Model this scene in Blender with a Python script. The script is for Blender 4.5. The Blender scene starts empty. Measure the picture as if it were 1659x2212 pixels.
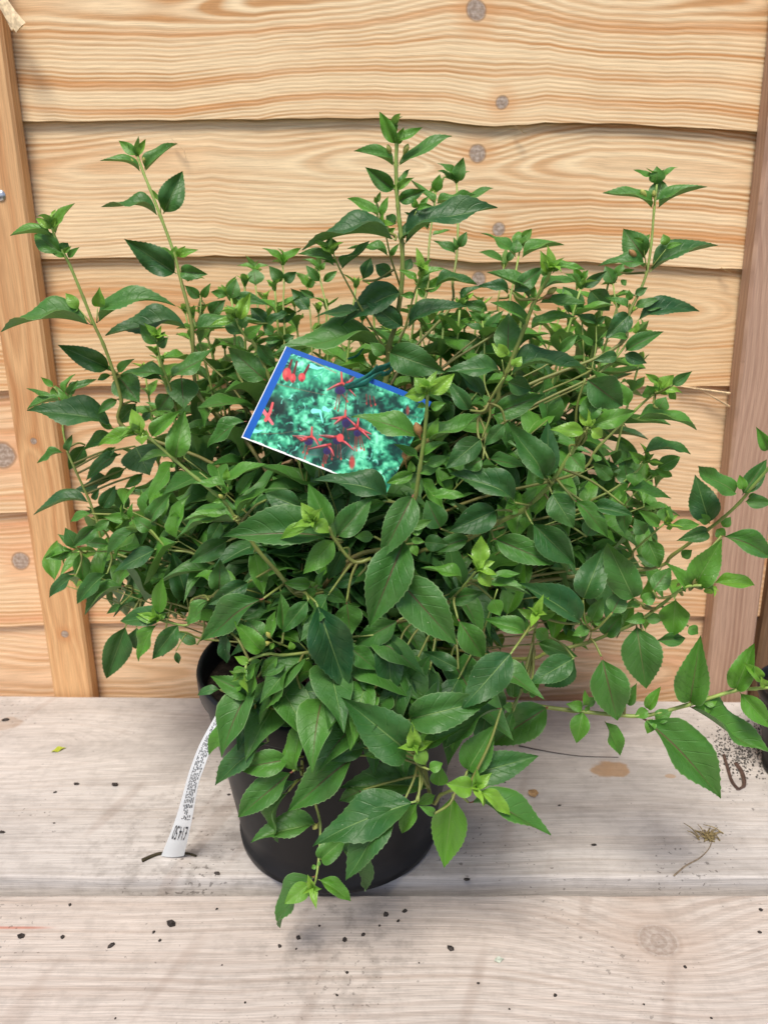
import bpy, bmesh, math, random
import numpy as np
from mathutils import Vector, Matrix, noise as mnoise

rnd = random.Random(11)
R = math.radians
scene = bpy.context.scene
col = scene.collection

# ------------------------------------------------------------------ camera, sky, sun, exposure
CAM_H, PITCH = 0.5, R(16.2)
FPX, CX, CY = 1661.0, 829.5, 1106.0           # focal length / centre of a 1659 x 2212 picture
cd = bpy.data.cameras.new('camera')
cd.sensor_fit = 'VERTICAL'; cd.sensor_height = 36.0; cd.lens = 36.0 * FPX / 2212.0
cd.clip_start = 0.01; cd.clip_end = 200
cd.dof.use_dof = True; cd.dof.focus_distance = 0.56; cd.dof.aperture_fstop = cd.lens / 2.4
cam = bpy.data.objects.new('camera', cd); col.objects.link(cam)
cam.location = (0, 0, CAM_H); cam.rotation_euler = (R(90) - PITCH, 0, 0)
scene.camera = cam

SUN_EL, SUN_VEC = R(60), Vector((-0.25, -0.97, 0)).normalized()
sunv = Vector((SUN_VEC.x * math.cos(SUN_EL), SUN_VEC.y * math.cos(SUN_EL), math.sin(SUN_EL)))
world = bpy.data.worlds.new('World'); scene.world = world; world.use_nodes = True
wn = world.node_tree.nodes; wl = world.node_tree.links
bg = wn.get('Background') or wn.new('ShaderNodeBackground')
sky = wn.new('ShaderNodeTexSky'); sky.sky_type = 'NISHITA'; sky.sun_disc = False
sky.sun_elevation = SUN_EL; sky.sun_rotation = math.atan2(sunv.x, sunv.y)
sky.air_density = 0.55; sky.dust_density = 2.0; sky.ozone_density = 0.6
wl.new(sky.outputs[0], bg.inputs[0]); bg.inputs[1].default_value = 0.078
sd = bpy.data.lights.new('sun', 'SUN'); sd.energy = 1.5; sd.angle = R(20); sd.color = (1.0, 0.93, 0.84)
sun = bpy.data.objects.new('sun', sd); col.objects.link(sun)
sun.location = sunv * 5; sun.rotation_euler = (-sunv).to_track_quat('-Z', 'Y').to_euler()
vs = scene.view_settings
vs.view_transform = 'Standard'; vs.look = 'None'; vs.gamma = 1.0; vs.use_curve_mapping = False
vs.exposure = 1.1

# ------------------------------------------------------------------ helpers
F = Vector((0, math.cos(PITCH), -math.sin(PITCH))); U = Vector((0, math.sin(PITCH), math.cos(PITCH)))
RT = Vector((1, 0, 0)); CAMP = Vector((0, 0, CAM_H))
def ray(x, y): return F + RT * ((x - CX) / FPX) - U * ((y - CY) / FPX)
def at_y(x, y, Y):                              # the point on that line of sight at depth Y in front of the lens
    d = ray(x, y); return CAMP + d * (Y / d.y)
def at_z(x, y, z=0.0):                          # the point where that line of sight meets a level surface
    d = ray(x, y); return CAMP + d * ((z - CAM_H) / d.z)
def project(p):
    q = p - CAMP; w = q.dot(F)
    return CX + FPX * q.x / w, CY - FPX * q.dot(U) / w

def link(name, me, mat=None, parent=None):
    o = bpy.data.objects.new(name, me); col.objects.link(o)
    if mat and not me.materials: me.materials.append(mat)
    if parent: o.parent = parent
    return o
def tag(o, label, cat, group=None):
    o['label'] = label; o['category'] = cat
    if group: o['group'] = group
    return o
def empty(name, loc):
    o = bpy.data.objects.new(name, None); col.objects.link(o); o.location = loc; o.empty_display_size = .02; return o
def mesh(name, verts, faces, smooth=False):
    me = bpy.data.meshes.new(name); me.from_pydata([tuple(v) for v in verts], [], faces)
    if smooth: me.polygons.foreach_set('use_smooth', [True] * len(me.polygons))
    me.update(); return me
def adopt(o, parent):                          # keep o's world place while making it a child
    o.parent = parent; o.matrix_parent_inverse = Matrix.Translation(parent.location).inverted()

# ---- node helpers
def mat_new(name):
    m = bpy.data.materials.new(name); m.use_nodes = True
    nt = m.node_tree; nt.nodes.clear()
    out = nt.nodes.new('ShaderNodeOutputMaterial'); b = nt.nodes.new('ShaderNodeBsdfPrincipled')
    nt.links.new(b.outputs[0], out.inputs[0])
    return m, nt, b, out
def plug(nt, sock, v):
    if isinstance(v, (int, float)): sock.default_value = v
    elif isinstance(v, (tuple, list)):
        sock.default_value = tuple(v) + ((1,) if len(sock.default_value) == 4 and len(v) == 3 else ())
    else: nt.links.new(v, sock)
def MA(nt, op, a, b=0.0, c=0.0, clamp=False):
    n = nt.nodes.new('ShaderNodeMath'); n.operation = op; n.use_clamp = clamp
    plug(nt, n.inputs[0], a); plug(nt, n.inputs[1], b); plug(nt, n.inputs[2], c); return n.outputs[0]
def NOI(nt, vec, scale=1.0, detail=2.0, rough=0.5, col_=False):
    n = nt.nodes.new('ShaderNodeTexNoise'); plug(nt, n.inputs['Vector'], vec)
    n.inputs['Scale'].default_value = scale; n.inputs['Detail'].default_value = detail
    n.inputs['Roughness'].default_value = rough
    return n.outputs['Color' if col_ else 'Fac']
def VEC(nt, x, y, z=0.0):
    n = nt.nodes.new('ShaderNodeCombineXYZ')
    for i, v in enumerate((x, y, z)): plug(nt, n.inputs[i], v)
    return n.outputs[0]
def SEP(nt, v):
    n = nt.nodes.new('ShaderNodeSeparateXYZ'); plug(nt, n.inputs[0], v); return n.outputs
def MIX(nt, f, a, b, mode='MIX'):
    n = nt.nodes.new('ShaderNodeMix'); n.data_type = 'RGBA'; n.blend_type = mode; n.clamp_factor = True
    plug(nt, n.inputs[0], f); plug(nt, n.inputs[6], a); plug(nt, n.inputs[7], b); return n.outputs[2]
def MR(nt, v, a, b, c=0.0, d=1.0, smooth=True):
    n = nt.nodes.new('ShaderNodeMapRange'); n.interpolation_type = 'SMOOTHSTEP' if smooth else 'LINEAR'; n.clamp = True
    for s, x in zip(n.inputs[:5], (v, a, b, c, d)): plug(nt, s, x)
    return n.outputs[0]
def BUMP(nt, h, strength, dist):
    n = nt.nodes.new('ShaderNodeBump'); n.inputs['Strength'].default_value = strength; n.inputs['Distance'].default_value = dist
    plug(nt, n.inputs['Height'], h); return n.outputs[0]
def UVN(nt, name='UVMap'):
    n = nt.nodes.new('ShaderNodeUVMap'); n.uv_map = name; return n.outputs[0]
def S(r, g, b):                                # sRGB 0-255 to linear
    f = lambda c: c / 12.92 if c <= .04045 else ((c + .055) / 1.055) ** 2.4
    return (f(r / 255), f(g / 255), f(b / 255))

# ------------------------------------------------------------------ wood: a plain-sawn board cut from a log (rings, knots, fibres)
def wood(name, light, dark, v0=.1, a=.012, s=.03, freq=300, knots=(), seed=0., tint=(.5, .3, .15), tint_amt=.3,
         contrast=.8, rough=.62, weather=None, bump=.35, kcols=(S(156, 136, 118), S(192, 176, 160)), krim=.6):
    m, nt, b, out = mat_new(name)
    uv = SEP(nt, UVN(nt)); u, v = uv[0], uv[1]
    su = MA(nt, 'ADD', u, seed * 3.17)
    nA = NOI(nt, VEC(nt, MA(nt, 'MULTIPLY', su, 2.2), MA(nt, 'MULTIPLY', v, 2.0), seed), 1, 2)
    nB = NOI(nt, VEC(nt, MA(nt, 'MULTIPLY', su, 4.0), MA(nt, 'MULTIPLY', v, 5.0), seed + 7.), 1, 1)
    nC = NOI(nt, VEC(nt, MA(nt, 'MULTIPLY', su, 22.), MA(nt, 'MULTIPLY', v, 40.), seed + 3.), 1, 2)
    cen = MA(nt, 'SUBTRACT', MA(nt, 'SUBTRACT', v, v0), MA(nt, 'MULTIPLY', MA(nt, 'SUBTRACT', nA, .5), .05))
    h = MA(nt, 'ADD', MA(nt, 'ADD', MA(nt, 'MULTIPLY', u, s), a), MA(nt, 'MULTIPLY', MA(nt, 'SUBTRACT', nB, .5), .065))
    r = MA(nt, 'SQRT', MA(nt, 'ADD', MA(nt, 'MULTIPLY', cen, cen), MA(nt, 'MULTIPLY', h, h)))
    r = MA(nt, 'ADD', r, MA(nt, 'MULTIPLY', MA(nt, 'SUBTRACT', nC, .5), .0011))
    kmask = None; halo = None
    for (ku, kv, kr, amp, sig) in knots:
        du = MA(nt, 'MULTIPLY', MA(nt, 'SUBTRACT', u, ku), .62); dv = MA(nt, 'SUBTRACT', v, kv)
        d2 = MA(nt, 'ADD', MA(nt, 'MULTIPLY', du, du), MA(nt, 'MULTIPLY', dv, dv))
        g = MA(nt, 'MULTIPLY', MA(nt, 'EXPONENT', MA(nt, 'DIVIDE', d2, -sig * sig)), amp)
        r = MA(nt, 'ADD', r, g)
        du2 = MA(nt, 'MULTIPLY', MA(nt, 'SUBTRACT', u, ku), 1.0)
        dk = MA(nt, 'SQRT', MA(nt, 'ADD', MA(nt, 'MULTIPLY', du2, du2), MA(nt, 'MULTIPLY', dv, dv)))
        dk = MA(nt, 'ADD', dk, MA(nt, 'MULTIPLY', MA(nt, 'SUBTRACT', nC, .5), kr * .5))
        q = MA(nt, 'DIVIDE', dk, kr)
        kmask = q if kmask is None else MA(nt, 'MINIMUM', kmask, q)
    rg = MA(nt, 'DIVIDE', MA(nt, 'MULTIPLY', r, r), MA(nt, 'ADD', MA(nt, 'ABSOLUTE', r), .035))
    ph = MA(nt, 'FRACT', MA(nt, 'MULTIPLY', rg, freq * 1.15))
    rb = NOI(nt, VEC(nt, MA(nt, 'MULTIPLY', rg, 85.), MA(nt, 'MULTIPLY', su, .8), seed + 9.), 1, 2, .6)
    up = MR(nt, ph, .12, .55); dn = MR(nt, ph, .72, 1.0, 1, 0)
    ring = MA(nt, 'MULTIPLY', up, dn)
    amp = NOI(nt, VEC(nt, MA(nt, 'MULTIPLY', su, 4.), MA(nt, 'MULTIPLY', v, 40.), seed + 1.), 1, 3)
    amp = MR(nt, amp, .25, .75, .3, 1.0)
    fib = NOI(nt, VEC(nt, MA(nt, 'MULTIPLY', su, 26.), MA(nt, 'MULTIPLY', v, 900.), seed), 1, 2, .6)
    rbm = MR(nt, rb, .3, .7)
    c = MIX(nt, MA(nt, 'MULTIPLY', MA(nt, 'MULTIPLY', ring, MA(nt, 'ADD', .25, MA(nt, 'MULTIPLY', rbm, .9))), MA(nt, 'MULTIPLY', amp, contrast)), light, dark)
    c = MIX(nt, MA(nt, 'MULTIPLY', MR(nt, rb, .5, .72), tint_amt), c, tint)
    big = NOI(nt, VEC(nt, MA(nt, 'MULTIPLY', su, 3.), MA(nt, 'MULTIPLY', v, 14.), seed + 5.), 1, 3)
    c = MIX(nt, MA(nt, 'MULTIPLY', MR(nt, big, .5, .8), tint_amt * .6), c, tint)
    ph2 = MA(nt, 'FRACT', MA(nt, 'MULTIPLY', rg, freq * 3.3)); fl2 = MR(nt, MA(nt, 'ABSOLUTE', MA(nt, 'SUBTRACT', ph2, .5)), .1, .45, -.03, .03)
    pore = NOI(nt, VEC(nt, MA(nt, 'MULTIPLY', su, 130.), MA(nt, 'MULTIPLY', v, 1500.), seed + 6.), 1, 1)
    fv = MA(nt, 'ADD', MR(nt, fib, .3, .7, .82, 1.12, False), MA(nt, 'SUBTRACT', fl2, MR(nt, pore, .66, .8, 0, .16)))
    c = MIX(nt, 1.0, c, VEC(nt, fv, fv, fv), 'MULTIPLY')
    if kmask is not None:
        kring = MA(nt, 'FRACT', MA(nt, 'MULTIPLY', kmask, 2.6))
        kn = NOI(nt, VEC(nt, u, v, seed), 260, 3); kc = MIX(nt, MR(nt, kring, .1, .9, 0, .35), MIX(nt, MR(nt, kn, .35, .65), *kcols), S(140, 116, 98))
        c = MIX(nt, MA(nt, 'MULTIPLY', MR(nt, kmask, 1.0, 3.2, 1, 0), .38), c, tint)
        c = MIX(nt, MR(nt, kmask, .92, 1.1, krim, 0), c, S(132, 104, 82))
        c = MIX(nt, MR(nt, kmask, .78, .92, 1, 0), c, kc)
    if weather:
        c = weather(nt, u, v, c, seed)
    plug(nt, b.inputs['Base Color'], c); b.inputs['Roughness'].default_value = rough
    b.inputs['Specular IOR Level'].default_value = .28
    hh = MA(nt, 'ADD', MA(nt, 'MULTIPLY', ring, -.6), fib)
    plug(nt, b.inputs['Normal'], BUMP(nt, hh, bump, .0006))
    return m

def deck_weather(dirt, grime, stains=(), zone=None, streak=None):
    def w(nt, u, v, c, seed):
        # saw marks across the grain, grey bloom, dirt specks
        sp = NOI(nt, VEC(nt, u, v, seed + 11.), 210, 2, .55)
        sp2 = NOI(nt, VEC(nt, u, v, seed + 2.), 9, 3)
        dens = MR(nt, sp2, .42, .68)
        lim = MA(nt, 'SUBTRACT', .735, MA(nt, 'MULTIPLY', dens, .11))
        if zone:
            zu, zv, zr = zone
            dz = MA(nt, 'SQRT', MA(nt, 'ADD', MA(nt, 'POWER', MA(nt, 'ABSOLUTE', MA(nt, 'SUBTRACT', u, zu)), 2.0), MA(nt, 'POWER', MA(nt, 'ABSOLUTE', MA(nt, 'SUBTRACT', v, zv)), 2.0)))
            lim = MA(nt, 'SUBTRACT', lim, MR(nt, dz, zr * .3, zr, .05, 0)); gz = MR(nt, dz, zr * .2, zr * 1.1, 1, 0)
        mk = MR(nt, MA(nt, 'SUBTRACT', sp, lim), 0, .05)
        bloom = NOI(nt, VEC(nt, MA(nt, 'MULTIPLY', u, 5.), MA(nt, 'MULTIPLY', v, 16.), seed + 4.), 1, 4, .6)
        c = MIX(nt, MA(nt, 'MULTIPLY', MR(nt, bloom, .35, .7), grime), c, S(150, 144, 138))
        saw = NOI(nt, VEC(nt, MA(nt, 'ADD', MA(nt, 'MULTIPLY', u, 34.), MA(nt, 'MULTIPLY', v, -12.)), MA(nt, 'MULTIPLY', v, 5.), seed), 1, 1)
        c = MIX(nt, MA(nt, 'MULTIPLY', MR(nt, saw, .62, .72), .22), c, S(140, 116, 100))
        for (x, y, rr, cc, am) in stains:
            dx = MA(nt, 'SUBTRACT', u, x); dy = MA(nt, 'MULTIPLY', MA(nt, 'SUBTRACT', v, y), 1.5)
            dd = MA(nt, 'SQRT', MA(nt, 'ADD', MA(nt, 'MULTIPLY', dx, dx), MA(nt, 'MULTIPLY', dy, dy)))
            wob = NOI(nt, VEC(nt, u, v, seed), 38, 3)
            dd = MA(nt, 'ADD', dd, MA(nt, 'MULTIPLY', MA(nt, 'SUBTRACT', wob, .5), rr * 1.5))
            c = MIX(nt, MA(nt, 'MULTIPLY', MR(nt, dd, rr * .8, rr * 1.05, 1, 0), am), c, cc)
        if streak:
            q0, q1, qv, qw = streak
            wv = MA(nt, 'ADD', MA(nt, 'ABSOLUTE', MA(nt, 'SUBTRACT', v, qv)), MA(nt, 'MULTIPLY', MA(nt, 'SUBTRACT', bloom, .5), qw))
            sm = MA(nt, 'MULTIPLY', MR(nt, wv, 0, qw, 1, 0), MR(nt, u, q1 - .03, q1, 1, 0))
            c = MIX(nt, MA(nt, 'MULTIPLY', sm, .75), c, S(186, 104, 78))
        mid_ = NOI(nt, VEC(nt, u, v, seed + 21.), 60, 4, .65)
        gm = MA(nt, 'MULTIPLY', MR(nt, mid_, .46, .68), .22)
        if zone: gm = MA(nt, 'MULTIPLY', MR(nt, mid_, .44, .66), MA(nt, 'ADD', .16, MA(nt, 'MULTIPLY', gz, .26)))
        c = MIX(nt, gm, c, S(112, 104, 96))
        c = MIX(nt, MA(nt, 'MULTIPLY', mk, dirt), c, S(58, 50, 44))
        return c
    return w

def simple(name, colr, rough=.5, spec=.4, noise_amt=0., noise_scale=40., bump=0., bscale=300., **kw):
    m, nt, b, out = mat_new(name)
    g = nt.nodes.new('ShaderNodeNewGeometry').outputs['Position']
    c = colr
    if noise_amt:
        f = NOI(nt, g, noise_scale, 3)
        c = MIX(nt, MR(nt, f, .3, .7), tuple(x * (1 - noise_amt) for x in colr), tuple(min(1, x * (1 + noise_amt)) for x in colr))
    plug(nt, b.inputs['Base Color'], c); b.inputs['Roughness'].default_value = rough
    b.inputs['Specular IOR Level'].default_value = spec
    if bump: plug(nt, b.inputs['Normal'], BUMP(nt, NOI(nt, g, bscale, 3), bump, .0015))
    for k, v in kw.items(): b.inputs[k].default_value = v
    return m

# ------------------------------------------------------------------ ground and deck planks
def box_uv(me, fn):
    uvl = me.uv_layers.new(name='UVMap')
    for p in me.polygons:
        for li in p.loop_indices:
            uvl.data[li].uv = fn(me.vertices[me.loops[li].vertex_index].co, p.normal)

def slab(name, corners, z_top, thick, bev, mat, axis='x', segs=30, jitter=.0006, parent=None):
    """plank with corner list [(x,y) front-left, front-right, back-right, back-left], slightly uneven edges and rounded arrises"""
    bm = bmesh.new(); (fl, fr, br, bl) = [Vector(c) for c in corners]
    rows = []
    rr = random.Random(len(name) + int(z_top * 1000) + int(fl.y * 1000))
    prof = []                                   # cross-section from front-bottom over the top to back-bottom: (t, z)
    W = ((fl + fr) / 2 - (bl + br) / 2).length
    k = bev / W
    prof = [(0, -thick), (0, -bev)] + [(k * (1 - math.cos(x)), -bev * (1 - math.sin(x))) for x in (R(30), R(60), R(90))]
    prof += [(k * 1.6, 0), (.25, 0), (.5, 0), (.75, 0), (1 - k * 1.6, 0)] + [(1 - k * (1 - math.sin(x)), -bev * (1 - math.cos(x))) for x in (0, R(30), R(60), R(90))] + [(1, -thick)]
    for i in range(segs + 1):
        f = i / segs; A = fl.lerp(fr, f); B = bl.lerp(br, f)
        ja, jb = rr.gauss(0, jitter), rr.gauss(0, jitter)
        row = []
        for (t, z) in prof:
            p = A.lerp(B, t)
            row.append(bm.verts.new((p.x, p.y + (ja if t < .2 else jb if t > .8 else 0), z_top + z)))
        rows.append(row)
    n = len(prof)
    for i in range(segs):
        for j in range(n - 1):
            bm.faces.new((rows[i][j], rows[i + 1][j], rows[i + 1][j + 1], rows[i][j + 1]))
        bm.faces.new((rows[i][n - 1], rows[i + 1][n - 1], rows[i + 1][0], rows[i][0]))
    bm.faces.new(rows[0]); bm.faces.new(list(reversed(rows[-1])))
    bmesh.ops.recalc_face_normals(bm, faces=bm.faces)
    me = bpy.data.meshes.new(name); bm.to_mesh(me); bm.free()
    me.polygons.foreach_set('use_smooth', [True] * len(me.polygons))
    me.set_sharp_from_angle(angle=R(40))
    x0, y0 = fl.x, fl.y
    box_uv(me, lambda co, nn: (co.x - x0, (co.y - y0) + (z_top - co.z if abs(nn.y) > .5 and nn.y < 0 else 0) * -1))
    return link(name, me, mat, parent)

ground = link('ground', mesh('ground', [(-3, -3, -.14), (3, -3, -.14), (3, 3, -.14), (-3, 3, -.14)], [(0, 1, 2, 3)]),
              simple('soil_ground', (.045, .035, .028), .95, .1, .4, 30))
ground['kind'] = 'structure'
deck = empty('deck', (0, .5, 0)); deck['kind'] = 'structure'

stain_at = at_z(1320, 1662); knot_f = at_z(1418, 2022, -.006)
rear_l, rear_f = -1.0, .5632
def ruv(p, y0): return (p.x - (-1.0), p.y - y0)
su_, sv_ = ruv(stain_at, rear_f)
rear_mat = wood('weathered_rear_plank', S(210, 204, 197), S(178, 169, 160), v0=.20, a=.03, s=.02, freq=140, seed=4.2,
                knots=(), contrast=.4, tint=S(186, 174, 162), tint_amt=.4, rough=.75, bump=.35,
                weather=deck_weather(.55, .4, stains=((su_, sv_, .023, S(176, 140, 100), .8), (su_ + .06, sv_ - .012, .007, S(176, 140, 100), .6),
                                                      (.55, .25, .02, S(160, 130, 100), .4)), zone=(at_z(400, 1840).x + 1, at_z(400, 1840).y - rear_f, .13)))
ku, kv = knot_f.x + 1.0, knot_f.y - .335
front_mat = wood('weathered_front_plank', S(210, 199, 188), S(170, 152, 138), v0=.0, a=.02, s=.03, freq=120, seed=9.1,
                 knots=((ku, kv - .004, .019, .03, .05), (.618, .14, .0055, .006, .012)), contrast=.62, tint=S(192, 170, 152), tint_amt=.3, rough=.72, bump=.35, kcols=(S(176, 160, 148), S(194, 182, 170)), krim=.2,
                 weather=deck_weather(.4, .12, streak=(at_z(-20, 2004, -.006).x + 1, at_z(135, 2004, -.006).x + 1, at_z(60, 2004, -.006).y - .335, .0022), zone=(at_z(740, 2020, -.006).x + 1, at_z(740, 2020, -.006).y - .335, .09)))
near_mat = wood('weathered_near_plank', S(218, 202, 190), S(172, 148, 132), v0=.1, a=.02, s=.012, freq=130, seed=2.3, contrast=.6, rough=.72)
EDGE_L, EDGE_R = .8785, .8640                   # back edge of the deck, not quite parallel to the fence
def back_y(x): return EDGE_L + (EDGE_R - EDGE_L) * (x + .49) / .98
pl = slab('plank', [(-1.0, rear_f), (1.0, rear_f + .001), (1.0, back_y(1.0)), (-1.0, back_y(-1.0))], 0, .045, .0022, rear_mat, parent=deck)
pf = slab('plank', [(-1.0, .335), (1.0, .335), (1.0, .5495), (-1.0, .5495)], -.006, .04, .003, front_mat, parent=deck)
pn = slab('plank', [(-1.0, .115), (1.0, .115), (1.0, .329), (-1.0, .329)], -.006, .04, .003, near_mat, parent=deck)
for o in (pl, pf, pn): o.matrix_parent_inverse = Matrix.Translation(deck.location).inverted()
for yy in (.2, .44, .72):                        # bearers that carry the planks
    o = slab('bearer', [(-.98, yy - .03), (.98, yy - .03), (.98, yy + .03), (-.98, yy + .03)], -.0455 if yy > .6 else -.0465, .093 if yy < .6 else .0945, .002, near_mat, segs=4, parent=deck)
    o.matrix_parent_inverse = Matrix.Translation(deck.location).inverted()

# ------------------------------------------------------------------ overlap fence panel
FY = .905                                       # depth of the boards' lower lips
EDGES = [
    [(0, 258), (35, 262), (200, 262), (300, 259), (520, 258), (830, 254), (880, 257), (930, 258), (1004, 267), (1065, 273), (1110, 271), (1154, 265), (1230, 264), (1330, 267), (1530, 277), (1659, 286)],
    [(0, 562), (74, 560), (300, 556), (471, 553), (823, 553), (887, 554), (963, 561), (1034, 567), (1105, 566), (1262, 565), (1293, 567), (1415, 573), (1565, 580), (1624, 582)],
    [(0, 844), (193, 834), (471, 827), (900, 829), (1350, 834), (1584, 834)],
    [(0, 1109), (153, 1101), (700, 1098), (1386, 1099), (1551, 1106)],
    [(0, 1354), (187, 1347), (900, 1338), (1488, 1331)],
]
fence = empty('fence', (0, FY, -.1))
tag(fence, 'overlapping horizontal board fence panel of pale orange timber behind the plant', 'fence')
def edge_fn(e):
    pts = [at_y(x, y, FY) for x, y in e]; xs = [p.x for p in pts]; zs = [p.z for p in pts]
    return lambda x: float(np.interp(x, xs, zs))
efs = [edge_fn(e) for e in EDGES]
z4 = efs[4]; efs.append(lambda x: z4(x) - .136)
BX0, BX1 = -.62, .64
def kuv(px, py, row):
    p = at_y(px, py, FY); return p.x - BX0, p.z - efs[row](p.x)
K = lambda px, py, row, rr, amp, sig: (*kuv(px, py, row), rr, amp, sig)
board_specs = [
    dict(light=S(248, 222, 178), dark=S(202, 154, 102), v0=.118, a=-.030, s=.045, freq=250, seed=1.0, knots=(K(1030, 17, 0, .0105, .02, .05), K(1085, 222, 0, .0075, -.006, .022)), tint=S(212, 148, 88)),
    dict(light=S(247, 220, 176), dark=S(202, 154, 104), v0=.095, a=-.034, s=.048, freq=250, seed=1.35, knots=(K(1032, 328, 1, .0095, .02, .045), K(1077, 495, 1, .0075, -.006, .022)), tint=S(212, 150, 92)),
    dict(light=S(238, 206, 160), dark=S(208, 162, 112), v0=.09, a=-.03, s=.044, freq=240, seed=2.1, knots=(K(1035, 602, 2, .0085, .016, .035),), tint=S(214, 156, 102)),
    dict(light=S(238, 206, 164), dark=S(206, 160, 112), v0=.08, a=.004, s=.02, freq=220, seed=3.3, knots=(K(4, 985, 3, .016, .02, .05), K(1375, 1020, 3, .007, .008, .02)), tint=S(226, 170, 126)),
    dict(light=S(238, 204, 162), dark=S(204, 158, 110), v0=.07, a=.01, s=.02, freq=220, seed=5.2, knots=(K(42, 1215, 4, .012, .016, .04),), tint=S(222, 164, 120)),
    dict(light=S(236, 202, 162), dark=S(206, 162, 116), v0=.06, a=.015, s=.02, freq=200, seed=6.4, knots=(), tint=S(226, 172, 132)),
]
def fence_board(i):
    fn = efs[i]; seg = 70; H = .175; T = .0058
    sp = board_specs[i]; m = wood('fence_board_wood_%d' % i, **sp, rough=.68, contrast=1.35, tint_amt=.75, bump=.3)
    v, f, uvs = [], [], []
    rr = random.Random(70 + i)
    cols = 6
    for k in range(seg + 1):
        x = BX0 + (BX1 - BX0) * k / seg
        zb = fn(x) + rr.gauss(0, .0004)
        for c in range(cols + 1):                # front face, bottom to top: leaning back
            t = c / cols; v.append((x, FY + .0085 * t, zb + H * t)); uvs.append((x - BX0, H * t))
        for c in range(cols, -1, -1):
            t = c / cols; v.append((x, FY + .0085 * t + T * (1 - .45 * t), zb + .0006 + H * t)); uvs.append((x - BX0, H * t + .004))
    n = 2 * (cols + 1)
    for k in range(seg):
        for j in range(n):
            a, b_ = k * n + j, k * n + (j + 1) % n
            f.append((a, a + n, b_ + n, b_))
    f.append(tuple(range(n - 1, -1, -1))); f.append(tuple(range(seg * n, seg * n + n)))
    me = mesh('board', v, f); uvl = me.uv_layers.new(name='UVMap')
    for l in me.loops: uvl.data[l.index].uv = uvs[l.vertex_index]
    bm = bmesh.new(); bm.from_mesh(me); bmesh.ops.recalc_face_normals(bm, faces=bm.faces); bm.to_mesh(me); bm.free()
    o = link('board', me, m); adopt(o, fence); return o
for i in range(6): fence_board(i)

def batten(name, px_top, px_bot, Yf, width, depth, mat, ztop=.95, zbot=-.13, bev=.003):
    """upright timber whose inner front edge runs through two picture points at depth Yf"""
    a, b_ = at_y(*px_top, Yf), at_y(*px_bot, Yf)
    sl = (b_.x - a.x) / (b_.z - a.z)
    xe = lambda z: a.x + (z - a.z) * sl
    bm = bmesh.new(); W = width
    rows = []
    for z in np.linspace(zbot, ztop, 14):
        x = xe(z); x0, x1 = (x - W, x) if W > 0 else (x, x - W)
        q = [(x0 + bev, Yf), (x1 - bev, Yf), (x1, Yf + bev), (x1, Yf + depth), (x0, Yf + depth), (x0, Yf + bev)]
        rows.append([bm.verts.new((qx, qy, z)) for qx, qy in q])
    for r0, r1 in zip(rows, rows[1:]):
        for j in range(6): bm.faces.new((r0[j], r0[(j + 1) % 6], r1[(j + 1) % 6], r1[j]))
    bm.faces.new(rows[0]); bm.faces.new(rows[-1]); bmesh.ops.recalc_face_normals(bm, faces=bm.faces)
    me = bpy.data.meshes.new(name); bm.to_mesh(me); bm.free()
    box_uv(me, lambda co, nn: (co.z + .2, co.x - xe(co.z) + abs(W) + (co.y - Yf)))
    return link(name, me, mat)
pk1 = at_y(190, 1105, .883); pk2 = at_y(172, 1660 / 1.173, .883)
bat_l_mat = wood('batten_wood_left', S(226, 180, 128), S(188, 130, 82), v0=.02, a=.004, s=.012, freq=190, seed=3.9, rough=.6,
                 knots=((at_y(97, 953, .883).z + .2, .022, .004, .004, .012), (at_y(172, 1370, .883).z + .2, .026, .005, .004, .014)), contrast=.8, tint=S(196, 128, 74), tint_amt=.45)
bat_r_mat = wood('batten_wood_right', S(190, 156, 132), S(150, 112, 92), v0=.03, a=.02, s=.01, freq=170, seed=8.1, rough=.6, contrast=.7, tint=S(150, 112, 88), tint_amt=.4)
BYF = .8835
o = batten('batten', (29, 240), (200, 1500), BYF, .050, .020, bat_l_mat); o['label'] = 'orange brown upright batten with a small dark knot'; adopt(o, fence)
o = batten('batten', (1655, 300), (1520, 1510), BYF - .004, -.056, .024, bat_r_mat); o['label'] = 'greyish brown upright batten'; adopt(o, fence)
# nail in the left batten
def dome(name, r, h, mat, parent, loc, rotx=0):
    v, f = [], []; ns = 12
    for k, (rr, hh) in enumerate(((1, 0), (.92, .5), (.55, .85))):
        for s in range(ns): v.append((r * rr * math.cos(2 * math.pi * s / ns), r * rr * math.sin(2 * math.pi * s / ns), h * hh))
    v.append((0, 0, h))
    for k in range(2):
        for s in range(ns): f.append((k * ns + s, k * ns + (s + 1) % ns, (k + 1) * ns + (s + 1) % ns, (k + 1) * ns + s))
    for s in range(ns): f.append((2 * ns + s, 2 * ns + (s + 1) % ns, 3 * ns))
    o = link(name, mesh(name, v, f, True), mat); o.location = loc; o.rotation_euler = (rotx, 0, 0)
    return o
steel = simple('galvanised_steel', (.62, .64, .66), .32, .5, .2, 300, Metallic=.9)
o = dome('nail', .006, .0028, steel, fence, at_y(2, 422, BYF), R(90)); adopt(o, fence)
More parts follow.
